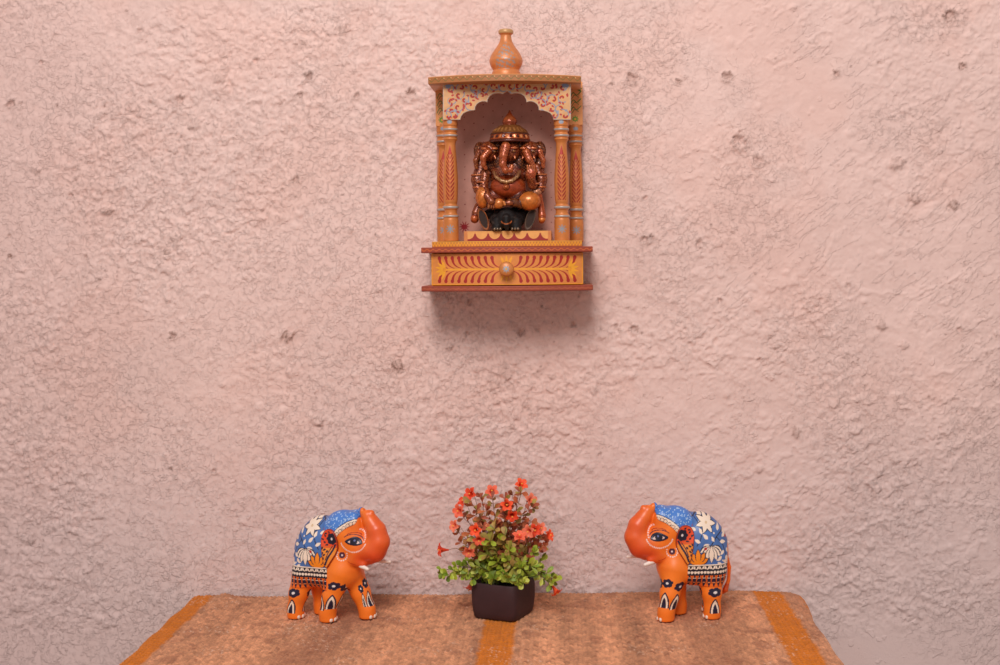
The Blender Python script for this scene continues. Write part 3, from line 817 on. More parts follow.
def paint_legs(P, w, feet, left):
    near = w > 0
    for side in (1, -1):
        P.m = (w > 0) if side > 0 else (w <= 0)
        fu, ru = (feet[0][0], feet[2][0]) if side > 0 else (feet[1][0], feet[3][0])
        u0, v0 = P.u.copy(), P.v.copy()
        # painting is wrapped round each leg: arc length from its outer side, towards the front
        for ub, top, isf in ((fu, 284, True), (ru, 456, False)):
            cu_ = ub+(top-ub)*np.clip((560-v0)/160, 0, 1)*.5
            an = np.arctan2(-(u0-cu_), side*w-30)
            P.u = an*44; P.v = v0; keep = P.m.copy()
            P.m = keep & (np.abs(u0-cu_) < 75) & (v0 > 385) & ((u0 < 370) == isf)
            fl = ((19, 420, .82), (-27, 437, .86), (60, 430, .9), (102, 452, .8)) if isf else ((-2, 470, .9), (64, 478, .8))
            dr = ((20, 460, 1.0), (-19, 468, 1.0), (60, 464, 1.0), (98, 470, .9)) if isf else ((-2, 500, .95), (58, 504, .85))
            for cx, cy, sc in fl:
                for q in range(6): P.ell(cx+15*sc*math.cos(q*PI/3+.3), cy+15*sc*math.sin(q*PI/3+.3), 10.5*sc, 10.5*sc, NAVY)
                P.ell(cx, cy, 13*sc, 13*sc, NAVY); P.ell(cx, cy, 6.5*sc, 6.5*sc, (232, 224, 220))
            for cx, cy, sc in dr:
                P.arch(cx, cy, 74*sc, 19*sc, NAVY); P.arch(cx, cy+9, 65*sc, 14.5*sc, WHITE); P.arch(cx, cy+25, 49*sc, 9*sc, NAVY)
            P.m = keep
        P.u, P.v = u0, v0
    P.m = np.ones(len(w), bool)
def paint_cloth(P):
    P.fill(np.ones(len(P.u), bool), BLUE)
    tone = fbm(P.u*.02, P.v*.02, 5, 3)[:, None]
    P.c *= (0.82+0.36*tone)
    P.line(catmull([(395,318),(430,262),(470,212),(505,188),(530,170)], 6), 5, NAVY)
    P.line(catmull([(470,212),(500,250),(516,300)], 6), 4, NAVY)
    P.line(catmull([(372,250),(395,205),(392,160),(372,118)], 6), 4, NAVY)
    P.line(catmull([(440,80),(420,100),(395,105),(360,120)], 6), 4, NAVY)
    for x, y, a, s in ((425,220,-2.3,1),(398,196,-1.9,.9),(478,186,-1.2,1),(505,196,-.4,1),(486,234,.2,1),(500,216,-.6,1),(518,300,1.4,1),(506,276,2.4,.9),(520,270,.9,.9),(490,300,2.2,.9),(385,150,-.4,.9),(372,180,-2.6,.9),(360,120,-2.5,.9),(390,120,-.6,.9),(388,235,-2.6,.9),(402,250,-.2,.9),(455,232,-2.0,.8),(350,110,-2.2,.8),(470,330,.5,.8),(500,325,.3,.8),(395,90,-1.,.8),(505,150,-.6,.9),(480,120,-1.2,.9)):
        P.petal(x, y, 34*s, 8.5*s, a, WHITE)
    for q in range(7): P.petal(425, 146, 54, 14, q*2*PI/7+.2, NAVY, .85)
    for q in range(7): P.petal(425, 146, 50, 10.5, q*2*PI/7+.2, WHITE, .85)
    P.ell(425, 146, 13, 13, WHITE); P.ell(425, 146, 6, 6, (222, 190, 150))
    for i in (-3, 3, -2, 2, -1, 1, 0):
        a = PI/2+i*.36; L = 78-abs(i)*6
        P.petal(440, 248, L+5, 15, a, NAVY, 1.1); P.petal(440, 250, L, 11.5, a, WHITE, 1.1)
    for i in (-2, 2, -1, 1, 0):
        a = -PI/2+i*.5; L = 72-abs(i)*8
        P.petal(376, 338, L+5, 15, a, NAVY, 1.1); P.petal(376, 337, L, 11.5, a, (246, 140, 28), 1.1)
    P.ell(376, 326, 20, 12, (246, 140, 28))
    for x, y in ((352,154),(523,216),(412,262),(448,110)): P.ell(x, y, 7, 7, (176, 44, 40))
    for x, y in ((498,322),(468,318),(458,195)): P.ell(x, y, 4, 4, WHITE)
    # scroll, dots and tassel border
    e = np.ones(len(P.u), bool)
    P.fill(e & (P.v > 336), (28, 26, 40))
    P.fill(e & (P.v > 336) & (P.v < 341), WHITE)
    for k in range(9):
        x = 322+k*26
        P.curl(x+8, 352, 9, PI, .8, 4.2, WHITE, 1)
        P.line(arc(x+20, 349, 10, 8, 180, 10), 3.5, WHITE)
    for k in range(14): P.ell(333+k*15.2, 373, 6.6, 6.6, WHITE)
    P.fill(e & (P.v > 383), OR2)
    P.fill(e & (np.abs(P.v-386) < 3), (28, 26, 40))
    for k in range(9):
        x = 338+k*22.5
        P.petal(x, 384, 62, 8.5, PI/2, NAVY, .9)
        P.line([(x+11, 390), (x+11, 430)], 2.5, (150, 60, 30))
        P.line([(x-5, 400), (x+5, 400)], 4, WHITE); P.line([(x-4, 422), (x+4, 422)], 4, (222, 140, 90))
def paint_cap(P, w):
    P.fill(np.ones(len(P.u), bool), (74, 128, 206))
    rg = random.Random(3)
    for i in range(150):
        P.ell(rg.uniform(195, 355), rg.uniform(60, 200), 2.6, 2.6, (176, 205, 236))
    bl = catmull([(196,118),(228,131),(262,153),(290,182)], 6)
    P.line(bl, 33, (30, 26, 44)); P.line(bl, 27, WHITE)
    P.line(catmull([(198,136),(224,148),(252,170),(276,194)], 6), 3, (30, 26, 44))
    for x, y in catmull([(198,123),(213,128),(228,135),(246,147),(262,160),(278,176)], 1): P.ell(x, y-2, 9.5, 9.5, (70, 44, 48)); P.ell(x, y-2, 7.2, 7.2, (238, 206, 180))
def paint_ear(P):
    P.fill(np.ones(len(P.u), bool), (224, 92, 28))
    ed = polysd(P.u, P.v, np.array(EARP))
    P.fill((P.v < 230) & (ed > -40), (232, 76, 30)); P.fill((P.v > 240), (236, 140, 44))
    P.line(catmull([(285,225),(300,255),(318,285),(330,318)], 6), 9, NAVY)
    P.line(catmull([(300,232),(318,262),(330,296)], 6), 4, NAVY)
    for x, y, a in ((320,225,.2),(335,220,-.8),(345,235,1.),(330,245,.4),(345,258,1.4),(332,268,.7),(320,250,.9),(345,205,-.6),(335,190,-.8),(340,282,1.4),(312,170,-.5),(330,172,.2)):
        P.petal(x, y, 17, 4.5, a, (52, 28, 44))
    P.flower(303, 197, 30, 7, 12, (26, 26, 46)); P.ell(303, 197, 18, 18, (26, 26, 46)); P.ell(303, 197, 6, 6, (230, 220, 220))
    P.fill(ed > -4, (150, 44, 24))
def paint_body(P, w, feet):
    P.fill(np.ones(len(P.u), bool), OR1)
    P.mix(sstep(200, 90, P.u)*sstep(340, 260, P.v)*.7, (228, 84, 42))
    P.mix(sstep(250, 160, P.u)*sstep(225, 290, P.v)*sstep(345, 320, P.v)*.75, (222, 66, 30))
    P.mix(sstep(470, 600, P.v)*.3, (240, 110, 30))
    paint_legs(P, w, feet, True)
    # white dotted arcs round the eye and the cheek rosette
    for pts in (arc(200, 205, 62, 52, 15, 165, 18), arc(200, 200, 50, 52, 170, 245, 7), arc(258, 275, 25, 25, -30, 200, 10)):
        for x, y in pts: P.ell(x, y, 3.6, 3.6, (250, 226, 214))
    P.line(arc(205, 212, 50, 38, 200, 320, 12), 4, NAVY)
    P.line(arc(200, 178, 30, 12, 180, 350, 8), 3.5, (160, 52, 24))
    P.ell(258, 275, 15, 15, NAVY); P.ell(258, 275, 5, 5, (236, 222, 220)); P.ell(258, 275, 15, 15, NAVY) ; P.ell(258, 275, 4.5, 4.5, (236, 222, 220))
    P.line(arc(160, 300, 70, 20, 10, 60, 6), 3, (190, 52, 24))
    P.mix(fbm(P.u*.03, P.v*.03, 4, 3)*sstep(330, 200, P.u)*sstep(395, 340, P.v)*.35, (204, 58, 30))
def build_elephant(root, feet, near):
    G = Grid((20, 40, -128), (575, 606, 128), 2.6)
    B = elephant_body(G, *feet)
    def emit(name, Fd, painter, m=m_el, parent=root):
        V, Q, _ = nets(G, Fd)
        P = Paint(V[:, 0], V[:, 1], OR1)
        painter(P, V[:, 2])
        L = el_map(V)
        return link(name, mesh_np(name, L, fix_wind(L, Q), P.c), m, parent)
    emit('body', B, lambda P, w: paint_body(P, w, feet))
    emit('saddle_cloth', smax(smax(np.abs(B-0.5)-2.6, G.poly2(CLOTHP)+np.zeros_like(B), 2), -G.poly2(EARP)-40, 2), lambda P, w: paint_cloth(P))
    emit('head_cloth', smax(np.abs(B-1)-3.0, G.poly2(CAPP)+np.zeros_like(B), 2), lambda P, w: paint_cap(P, w))
    ear2 = G.poly2(EARP)
    for s in (1, -1):
        e = smax(smax(np.abs(B-5)-6.5, ear2+np.zeros_like(B), 5), -s*G.w+20, 2)
        emit('ear', e, lambda P, w: paint_ear(P))
        eyep = catmull([(156,216),(168,196),(190,184),(214,190),(240,206),(222,220),(192,226),(170,223),(156,216)], 4)[:-1]
        def pe(P, w):
            P.fill(np.ones(len(P.u), bool), NAVY)
            P.poly(catmull([(168,214),(182,201),(202,198),(222,208),(204,216),(182,218),(168,214)], 4)[:-1], (228, 200, 190))
            P.ell(196, 206, 17, 16, (24, 24, 44)); P.ell(192, 201, 4.5, 4.5, (110, 120, 170))
        emit('eye', smax(smax(np.abs(B-.5)-2.8, G.poly2(eyep)+np.zeros_like(B), 2), -s*G.w+20, 2), pe)
        V, Q, _ = nets(G, G.tube([(200,312,s*40,13),(165,326,s*47,11),(132,336,s*52,8)] if s == near else [(200,306,s*40,13),(140,318,s*52,11),(72,322,s*58,7)], 3))
        L = el_map(V); link('tusk', mesh_np('tusk', L, fix_wind(L, Q)), m_tusk, root)
    V, Q, _ = nets(G, G.tube([(538,320,0,12),(556,380,0,9),(552,440,0,8),(536,486,0,13),(524,502,0,5)], 5))
    L = el_map(V); P = Paint(V[:, 0], V[:, 1], OR2); P.fill(P.v > 455, (206, 84, 30))
    link('tail', mesh_np('tail', L, fix_wind(L, Q), P.c), m_el, root)
    for (u, s) in feet:
        for k in (-1, 0, 1):
            c = (u-2-38.5*math.cos(k*.62), 590, s*54+38.5*math.sin(k*.62))
            V, Q, _ = nets(G2 := Grid((c[0]-16, c[1]-16, c[2]-16), (c[0]+16, 602, c[2]+16), 2.0), smax(G2.ell(c, (7, 10, 11)), G2.v-599.5, 1))
            L = el_map(V); link('toenail', mesh_np('toenail', L, fix_wind(L, Q)), m_nail, root)
def el_place(px, py, Yp): p = W(px, py, Yp); return (p[0], p[1], RZ+0.0003)
def ground(px, py):
    """the spot on the rug that the photo shows at (px,py)"""
    lo, hi = -1.2, 0.0
    for _ in range(40):
        mid = (lo+hi)/2
        if W(px, py, mid)[2] > RZ: lo = mid
        else: hi = mid
    return np.array(W(px, py, (lo+hi)/2))
def seat(root, ref_local, px, py, rz):
    """put the local floor point ref_local on the rug at (px,py)"""
    g = ground(px, py); c, s = math.cos(rz), math.sin(rz)
    x, y = ref_local
    root.location = (g[0]-(c*x-s*y), g[1]-(s*x+c*y), RZ+0.0006)
    root.rotation_euler = (0, 0, rz)
feetR = ((232, 1), (318, -1), (455, 1), (478, -1))
er = thing('painted_elephant', 'orange painted wooden elephant right of the plant, facing left with raised trunk', 'elephant figurine', group='painted wooden elephants on the rug')
build_elephant(er, feetR, 1); er.scale = (.98,)*3
seat(er, ((320-232)*EK, 54*EK), 666, 620.5, PI+math.radians(9))
feetL = ((196, 1), (350, -1), (445, 1), (528, -1))
el = thing('painted_elephant', 'orange painted wooden elephant left of the plant, facing right with raised trunk', 'elephant figurine', group='painted wooden elephants on the rug')
build_elephant(el, feetL, -1); el.scale = (.965,)*3
seat(el, ((320-350)*EK*.965, -54*EK*.965), 327.6, 621.0, -math.radians(20))
# ================================================================ THE SEATED ELEPHANT-HEADED STATUETTE
IK = 0.000342; IY = -0.052
I0 = W(460+217/4.59, 231, IY-0.01)
idol = thing('deity_statuette', 'dark bronze seated elephant-headed deity statuette with domed crown inside the shrine niche', 'statuette', (I0[0], IY, zt1+0.0003))
m_br2 = mat_vc('dull_black_lacquer', 0.6, 0.0, 0.3, 0.3, 260, 0.5, bscale=700, bdist=0.0008)
m_br = mat_vc('bronze_lacquer', 0.26, 0.30, 0.5, 0.30, 260, 0.35, coat=0.25, bscale=900, bdist=0.0006)
VB = 600.0
def id_map(V): return np.column_stack([(V[:, 0]-217)*IK, -V[:, 2]*IK, (VB-V[:, 1])*IK])
BR, BR2, GOL, SKIN, DK, COP = (112, 34, 16), (72, 22, 12), (204, 112, 40), (158, 56, 20), (20, 14, 14), (164, 62, 26)
G = Grid((35, 170, -80), (410, 602, 135), 2.2)
prims = []                                       # (distance, colour)
def ad(d, c, k=7): prims.append((d, c, k))
ad(G.ell((222,345,-5),(88,85,52)), BR, 10)
ad(G.ell((224,300,-15),(120,52,42)), BR2, 14)
ad(G.ell((222,398,30),(84,56,58)), SKIN, 6)
ad(G.ell((216,400,88),(14,14,10)), COP, 2); ad(G.ell((216,400,94),(8,8,8)), SKIN, 1.5)
ad(G.ell((230,205,0),(148,26,50)), BR2, 12)
ad(G.ell((230,232,42),(50,50,44)), BR, 6)
ad(G.ell((137,232,20),(46,48,48)), BR, 6); ad(G.ell((318,232,20),(46,48,48)), BR, 6)
ad(G.ell((92,228,-12),(30,44,42)), BR2, 6); ad(G.ell((368,228,-12),(30,44,42)), BR2, 6)
# brow ridges and cheeks of every head
for cx, w in ((230, 78), (140, 58), (318, 58)):
    for s in (-1, 1):
        ad(G.ell((cx+s*22,222,w),(17,8,12)), COP, 4); ad(G.ell((cx+s*22,236,w+3),(10,6,8)), DK, 1.5)
        ad(G.cone((cx+s*22,256,w-8,7),(cx+s*28,270,w,3.5)), COP, 2)
# trunks
ad(G.tube([(216,215,86,22),(206,258,100,19),(202,298,104,16),(214,326,104,14),(238,324,100,11),(243,306,98,9)], 6), COP, 7)
ad(G.tube([(132,238,62,18),(112,265,68,15),(112,295,66,12),(122,312,62,9)], 5), COP, 5)
ad(G.tube([(308,240,62,18),(322,275,68,16),(342,308,66,12),(352,328,62,9)], 5), COP, 5)
ad(G.tube([(90,235,24,15),(74,275,26,12),(76,305,24,9)], 5), BR, 5)
ad(G.tube([(368,235,24,15),(384,275,26,12),(384,305,24,9)], 5), COP, 5)
# ear flaps
for c, r in (((178,270,25),(22,50,12)), ((272,272,25),(24,50,12)), ((92,275,0),(20,56,14)), ((370,285,0),(20,56,14))): ad(G.ell(c, r), BR2, 4)
# upper and lower arms
ad(G.tube([(98,310,-4,30),(78,362,6,27),(84,408,20,22)], 8), BR, 8)
ad(G.tube([(352,310,-4,30),(376,362,6,26),(372,408,18,20)], 8), BR, 8)
ad(G.tube([(118,335,25,22),(112,395,50,19),(128,440,82,16),(148,466,94,17)], 8), BR, 6)
ad(G.tube([(322,340,25,24),(336,388,50,21),(332,362,74,16)], 8), BR, 6)
ad(G.ell((330,340,82),(23,27,12)), COP, 5)
for i in range(4): ad(G.cone((316+i*9.5,328,86,5.5),(314+i*10,304,88,4.2)), COP, 2)
for i in range(4): ad(G.cone((140+i*9,470,98-i*2,6.5),(136+i*11,494,96-i*2,5)), BR, 2)
# bangles and armlets
for a in ((104,375,40,24),(344,385,48,22),(82,340,2,31),(370,340,2,31),(84,398,16,25),(373,398,14,24)):
    ad(smax(G.ell(a[:3], (a[3]+2, a[3]+2, a[3]+2)), np.abs(G.v-a[1])-4, 2), COP, 2)
# trousered legs
ad(G.tube([(185,440,20,40),(120,440,36,36)], 8), BR, 6); ad(G.ell((107,445,52),(33,51,43)), GOL, 4)
ad(G.tube([(135,470,60,24),(160,486,74,20)], 6), BR2, 5); ad(G.ell((182,476,88),(25,24,20)), GOL, 3)
ad(G.tube([(255,445,25,42),(318,462,50,42)], 8), BR2, 6); ad(G.ell((320,464,56),(54,43,46)), GOL, 6)
ad(G.tube([(280,478,66,22),(250,472,82,20),(232,470,92,16)], 6), BR2, 5); ad(G.ell((228,474,98),(22,13,13)), BR, 4)
for i in range(4): ad(G.ell((206+i*1.5,474+i*5-6,108),(6,4,5)), GOL, 2)
# hanging hands with sweets and cloth ends
ad(G.tube([(84,485,20,18),(72,515,26,17),(67,545,26,19)], 6), BR, 6); ad(G.ell((66,540,36),(17,16,16)), COP, 4)
ad(G.tube([(362,430,20,16),(372,480,20,15),(378,530,24,17),(376,552,24,15)], 6), COP, 6); ad(G.ell((352,420,30),(24,16,14)), (196,130,96), 5)
ad(G.ell((378,548,34),(17,12,14)), GOL, 4)
Fd = prims[0][0].copy()
for d, c, k in prims[1:]: Fd = smin(Fd, d, k)
mount = [G.ell((217,548,25),(82,50,58)), G.ell((217,545,78),(46,44,34)), G.tube([(217,540,108,15),(217,575,114,12),(220,592,110,9)], 4), G.cone((175,560,70,28),(172,590,76,24)), G.cone((258,560,70,28),(260,590,76,24))]
M = mount[0]
for d in mount[1:]: M = smin(M, d, 8)
seatd = G.ell((217,520,-10),(120,34,50))         # dark seat under the figure
M = smin(M, smax(seatd, -(G.v-490), 4), 8)
M = smax(M, G.v-600, 3)
Fd = smax(Fd, -(M-1.0), 2)
# jewellery and skin engraving: shallow relief
rel = np.sin(G.u*.42+.6*np.sin(G.v*.21))*np.sin(G.v*.46)*np.sin(G.w*.35+G.u*.12)
Fd = Fd-(0.8*rel*(G.v < 430)*(1-np.exp(-(((G.u-222)/80)**2+((G.v-400)/48)**2)**2))).astype(np.float32)
V, Q, ii = nets(G, Fd)
D_ = np.stack([d[np.clip(ii[:, 0], 0, d.shape[0]-1), np.clip(ii[:, 1], 0, d.shape[1]-1), np.clip(ii[:, 2], 0, d.shape[2]-1)] for d, c, k in prims])
own = D_.argmin(0)
cl = np.array([lin(c) for d, c, k in prims])[own]
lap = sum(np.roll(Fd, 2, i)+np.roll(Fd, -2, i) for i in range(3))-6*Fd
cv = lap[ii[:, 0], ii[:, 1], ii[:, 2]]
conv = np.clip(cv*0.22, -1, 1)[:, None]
hl = np.clip(conv, 0, 1)*0.45; cl = cl*(1-hl)+lin((226, 148, 84))*hl  # highlights on convex forms, painted into the colour
sh = np.clip(-conv*1.3, 0, 1)*0.8; cl = cl*(1-sh)+lin((40, 14, 10))*sh  # shade in the grooves, likewise painted in
orn = (np.sin(V[:, 0]*.55)*np.sin(V[:, 1]*.55)*np.sin(V[:, 2]*.4+V[:, 0]*.1))
isd = np.isin(own, [i for i, p in enumerate(prims) if p[1] in (BR, BR2)])
o2 = (sstep(.25, .5, orn)*isd)[:, None]*.28; cl = cl*(1-o2)+lin((196, 96, 40))*o2
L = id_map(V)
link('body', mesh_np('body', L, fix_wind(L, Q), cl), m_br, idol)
# mount (dark crouching elephant)
V, Q, ii = nets(G, M); P = Paint(V[:, 0], V[:, 1], DK); P.m = V[:, 2] > 40
P.mix(sstep(.62, .8, fbm(V[:, 0]*.06, V[:, 1]*.06, 3, 3))*.5, (70, 58, 52))
P.line(arc(217, 552, 24, 18, 20, 160), 5, (176, 96, 50)); P.m[:] = True
L = id_map(V); mt = link('mount', mesh_np('mount', L, fix_wind(L, Q), P.c), m_br2, idol)
for cx, s in ((108, -1), (324, 1)):
    Ge = Grid((cx-50, 480, -10), (cx+50, 601, 80), 2.0)
    c, q = math.cos(s*.32), math.sin(s*.32)
    x = (Ge.u-cx)*c+(Ge.v-545)*q; y = -(Ge.u-cx)*q+(Ge.v-545)*c
    pl = np.sqrt((x/21)**2+(y/54)**2)
    e = smax((pl-1)*22+0*Ge.w, np.abs(Ge.w-38)-6-4*sstep(.75, 1., pl), 3); e = smax(e, Ge.v-599, 2)
    V, Q, ii = nets(Ge, e.astype(np.float32))
    x = (V[:, 0]-cx)*c+(V[:, 1]-545)*q; y = -(V[:, 0]-cx)*q+(V[:, 1]-545)*c; pl = np.sqrt((x/21)**2+(y/54)**2)
    P = Paint(V[:, 0], V[:, 1], (50, 32, 24)); P.fill(pl > .80, (150, 84, 44) if s < 0 else (92, 74, 62))
    L = id_map(V); link('mount_ear', mesh_np('mount_ear', L, fix_wind(L, Q), P.c), m_br2, mt)
for cx in (176, 256):
    for k in (-1, 0, 1):
        Ge = Grid((cx+k*13-9, 577, 86), (cx+k*13+9, 602, 112), 1.5)
        V, Q, ii = nets(Ge, Ge.ell((cx+k*13, 592, 98), (6, 7, 6)))
        L = id_map(V); link('mount_toenail', mesh_np('mount_toenail', L, fix_wind(L, Q), np.tile(lin((120, 100, 80)), (len(V), 1))), m_br, mt)
# crown
Gc = Grid((118, 36, -98), (344, 200, 118), 2.0)
cu, cw = 231, 8
def rev(prof):
    r = np.sqrt((Gc.u-cu)**2+((Gc.w-cw)*1.05)**2)
    pv = np.array([p[0] for p in prof], float); pr = np.array([p[1] for p in prof], float)
    R = np.interp(Gc.v, pv, pr)*np.where(Gc.v > 110, 1.08, 1.0)
    return ((r-R)*0.75).astype(np.float32)
cs = 1.07
pr = catmull([(38,1.5),(50,6),(64,15),(78,27),(90,33),(100,33),(108,30),(112,44),(120,55),(132,68),(145,78),(154,84),(157,84),(160,81),(172,85),(180,88),(186,92),(192,91),(196,80)], 5)
C = smax(rev(pr), Gc.v-194, 2); C = smax(C, 39-Gc.v, 1)
ang = np.arctan2(Gc.u-cu, Gc.w-cw)
C = C-1.8*np.cos(ang*16)*np.exp(-((Gc.v-166)/7)**2)-1.6*np.cos(ang*24)*np.exp(-((Gc.v-134)/6)**2)
V, Q, ii = nets(Gc, C.astype(np.float32))
P = Paint(V[:, 0], V[:, 1], (120, 56, 28)); a_ = np.arctan2(V[:, 0]-cu, V[:, 2]-cw)
P.fill(P.v < 108, (156, 70, 34)); P.mix(sstep(95, 80, P.v)*sstep(60, 78, P.v)*.6, (210, 120, 66))
P.fill((P.v > 113) & (P.v < 150), (134, 84, 44))
P.fill((P.v > 126) & (P.v < 142) & (np.sin(a_*24) > .2), (172, 120, 66))
P.fill((P.v > 150) & (P.v < 157), (84, 40, 24))
P.fill((P.v >= 157) & (P.v < 178), (180, 86, 38)); P.fill((P.v >= 160) & (P.v < 175) & (np.sin(a_*16) > .35), (72, 26, 20)); P.fill((P.v >= 160) & (P.v < 174) & (np.sin(a_*16) < -.75), (226, 150, 90))
P.fill(P.v > 180, (86, 36, 24))
L = id_map(V); link('crown', mesh_np('crown', L, fix_wind(L, Q), P.c), m_br, idol)
# necklace: a beaded band lying on the chest
Gn = Grid((145, 310, 40), (300, 405, 120), 1.8)
pts = [(160,332,62,8),(172,356,80,8),(194,372,92,8.5),(218,378,95,9),(244,372,92,8.5),(266,354,80,8),(278,330,62,8)]
V, Q, ii = nets(Gn, Gn.tube(pts, 3))
P = Paint(V[:, 0], V[:, 1], (120, 66, 36)); P.mix((np.sin(V[:, 0]*.9) > 0)*.6, (232, 184, 120)); P.mix(sstep(362, 335, P.v)*.6, (110, 52, 30))
L = id_map(V); link('necklace', mesh_np('necklace', L, fix_wind(L, Q), P.c), m_br, idol)
# ================================================================ THE POTTED PLANT
PS = 4.153
PY = -0.130
def ZP(x, y, Y): return np.array(W(425+x/PS, 470+y/PS, Y))
g = ground(505, 618.5)
pc = np.array([W(503.6, 600, PY)[0], PY, RZ+0.0006])
plant = thing('potted_plant', 'small artificial plant with coral star flowers and green leaves in a dark square pot', 'plant', tuple(pc))
m_pot = mat('dark_brown_pot', (62, 40, 42), 0.6, spec=0.3, amount=0.15, scale=40, bump=0.25)
m_soil = mat('dark_soil', (40, 32, 24), 0.95, amount=0.4, scale=200, bump=1.0, bdist=.002)
# bulging square pot with a hollow top
th0 = math.radians(-24)
def sq(r, n, bul):
    """rounded square ring: n points"""
    out = []
    for i in range(n):
        a = 2*PI*i/n; c, s = math.cos(a), math.sin(a)
        p = 8
        k = (abs(c)**p+abs(s)**p)**(-1/p)
        out.append((r*k*c, r*k*s))
    return out
HP = 0.0530
prof = [(0.0, .0344), (.0015, .0356), (.010, .0372), (.024, .0386), (.040, .0388), (HP-.002, .0382), (HP, .0374), (HP, .0360), (HP-.006, .0356)]
n = 96; ring = []
for z, r in prof:
    ring.append([(x*math.cos(th0)-y*math.sin(th0), x*math.sin(th0)+y*math.cos(th0), z) for x, y in sq(r, n, 0)])
V = np.array(ring).reshape(-1, 3); m = len(prof); ids = np.arange(n*m).reshape(m, n); nx_ = np.roll(np.arange(n), -1)
Q = np.stack([ids[:-1], ids[:-1][:, nx_], ids[1:][:, nx_], ids[1:]], -1).reshape(-1, 4)
V = np.concatenate([V, [[0, 0, 0]]]); T = np.stack([np.full(n, len(V)-1), nx_, np.arange(n)], 1)
link('pot', mesh_np('pot', V, [Q, T]), m_pot, plant)
V = np.array([(x*math.cos(th0)-y*math.sin(th0), x*math.sin(th0)+y*math.cos(th0), HP-.005) for x, y in sq(.0358, n, 0)]+[(0, 0, HP-.001)])
T = np.stack([np.full(n, n), np.arange(n), nx_], 1)
link('soil', mesh_np('soil', V, [T]), m_soil, plant)
# leaves, stems
rl = random.Random(21)
class Acc:
    def __init__(s): s.V, s.F4, s.F3, s.C = [], [], [], []
    def add(s, V, F4, F3, c):
        b = len(s.V); s.V += [tuple(v) for v in V]; s.C += [tuple(c)]*len(V) if not isinstance(c, list) else c
        s.F4 += [[b+i for i in f] for f in F4]; s.F3 += [[b+i for i in f] for f in F3]
    def mesh(s, name):
        return mesh_np(name, np.array(s.V), [np.array(s.F4, int).reshape(-1, 4), np.array(s.F3, int).reshape(-1, 3)], np.array(s.C))
def frame(d):
    d = np.array(d, float); d /= np.linalg.norm(d)+1e-9
    a = np.cross(d, (0, 0, 1)); 
    if np.linalg.norm(a) < 1e-3: a = np.array((1., 0, 0))
    a /= np.linalg.norm(a); return d, a, np.cross(a, d)
def leaf(A, p, d, L, wd, col, roll, face=True):
    d, a, u = frame(d)
    if face:                                   # blades mostly show their upper side outwards
        t = np.array((rl.gauss(0, .45), -1+rl.gauss(0, .3), .55+rl.gauss(0, .45)))
        u = t-d*(t@d); u /= np.linalg.norm(u)+1e-9; a = np.cross(d, u)
    else: a, u = a*math.cos(roll)+u*math.sin(roll), u*math.cos(roll)-a*math.sin(roll)
    V = []; C = []
    prof = [(0, .10), (.25, .42), (.5, .82), (.72, 1.0), (.9, .70), (1.0, .12)]
    for t, w in prof:
        b = np.array(p)+d*L*t-u*L*.22*t*t
        for s in (-1, 0, 1):
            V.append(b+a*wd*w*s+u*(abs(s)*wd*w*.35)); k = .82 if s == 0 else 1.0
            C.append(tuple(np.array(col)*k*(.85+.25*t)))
    F4 = []
    for i in range(5):
        for j in range(2): F4.append((3*i+j, 3*i+j+1, 3*i+j+4, 3*i+j+3))
    A.add(V, F4, [], C)
def stem_tube(A, pts, r, col, n=6):
    P = [np.array(q) for q in pts]; V = []
    for i, q in enumerate(P):
        d = P[min(i+1, len(P)-1)]-P[max(i-1, 0)]; d, a, u = frame(d)
        rr_ = r*(1-.5*i/len(P))
        V += [q+a*rr_*math.cos(2*PI*k/n)+u*rr_*math.sin(2*PI*k/n) for k in range(n)]
    F4 = [(i*n+k, i*n+(k+1) % n, (i+1)*n+(k+1) % n, (i+1)*n+k) for i in range(len(P)-1) for k in range(n)]
    A.add(V, F4, [], col)
m_leaf, nt, b = base_mat('painted_leaf', 0.5, 0, 0.4)
a = nd(nt, 'ShaderNodeAttribute', attribute_name='Col'); vary(nt, b, a.outputs['Color'], 0.2, 60, 0)
b.inputs['Subsurface Weight'].default_value = 0.0
GR = [(166, 182, 54), (146, 164, 48), (120, 146, 42), (180, 186, 72)]
OL = [(164, 138, 66), (180, 146, 76), (156, 148, 60)]
RB = [(190, 100, 62), (168, 80, 52), (200, 112, 66), (160, 108, 58), (176, 88, 62)]
sprays = []
def spray(path, r0, leaves, kind, Lf=.0085, name='leafy_spray'):
    """one sprig: stem with whorls of leaves; the foliage is its sub-part"""
    A, B = Acc(), Acc()
    pts = catmull(path, 6)
    stem_tube(A, [p-pc for p in pts], r0, lin((104, 92, 40)) if kind != 'r' else lin((120, 66, 40)))
    N = len(pts)
    for k in range(leaves):
        f = rl.uniform(.42, 1.0) if k > 4 else 1.0
        q = pts[min(int(f*(N-1)), N-1)]; d = pts[-1]-pts[max(0, N-5)] if f > .9 else pts[min(N-1, int(f*(N-1))+1)]-pts[max(0, int(f*(N-1))-1)]
        d, a, u = frame(d); az = rl.uniform(0, 2*PI)
        out = a*math.cos(az)+u*math.sin(az)
        dd = d*rl.uniform(.2, .8)+out*1.0+np.array((0, -.25, .2))
        pal = {'g': GR, 'o': OL+GR[:1], 'r': RB+OL[:1]}[kind]
        c = lin(rl.choice(pal))*rl.uniform(.8, 1.25)
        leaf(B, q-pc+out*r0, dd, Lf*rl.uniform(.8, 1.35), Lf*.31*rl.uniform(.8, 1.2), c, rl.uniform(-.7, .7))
    st = link('stem', A.mesh('stem'), m_leaf, plant)
    link('foliage', B.mesh('foliage'), m_leaf, st)
top = pc+np.array((0, 0, HP-.004))
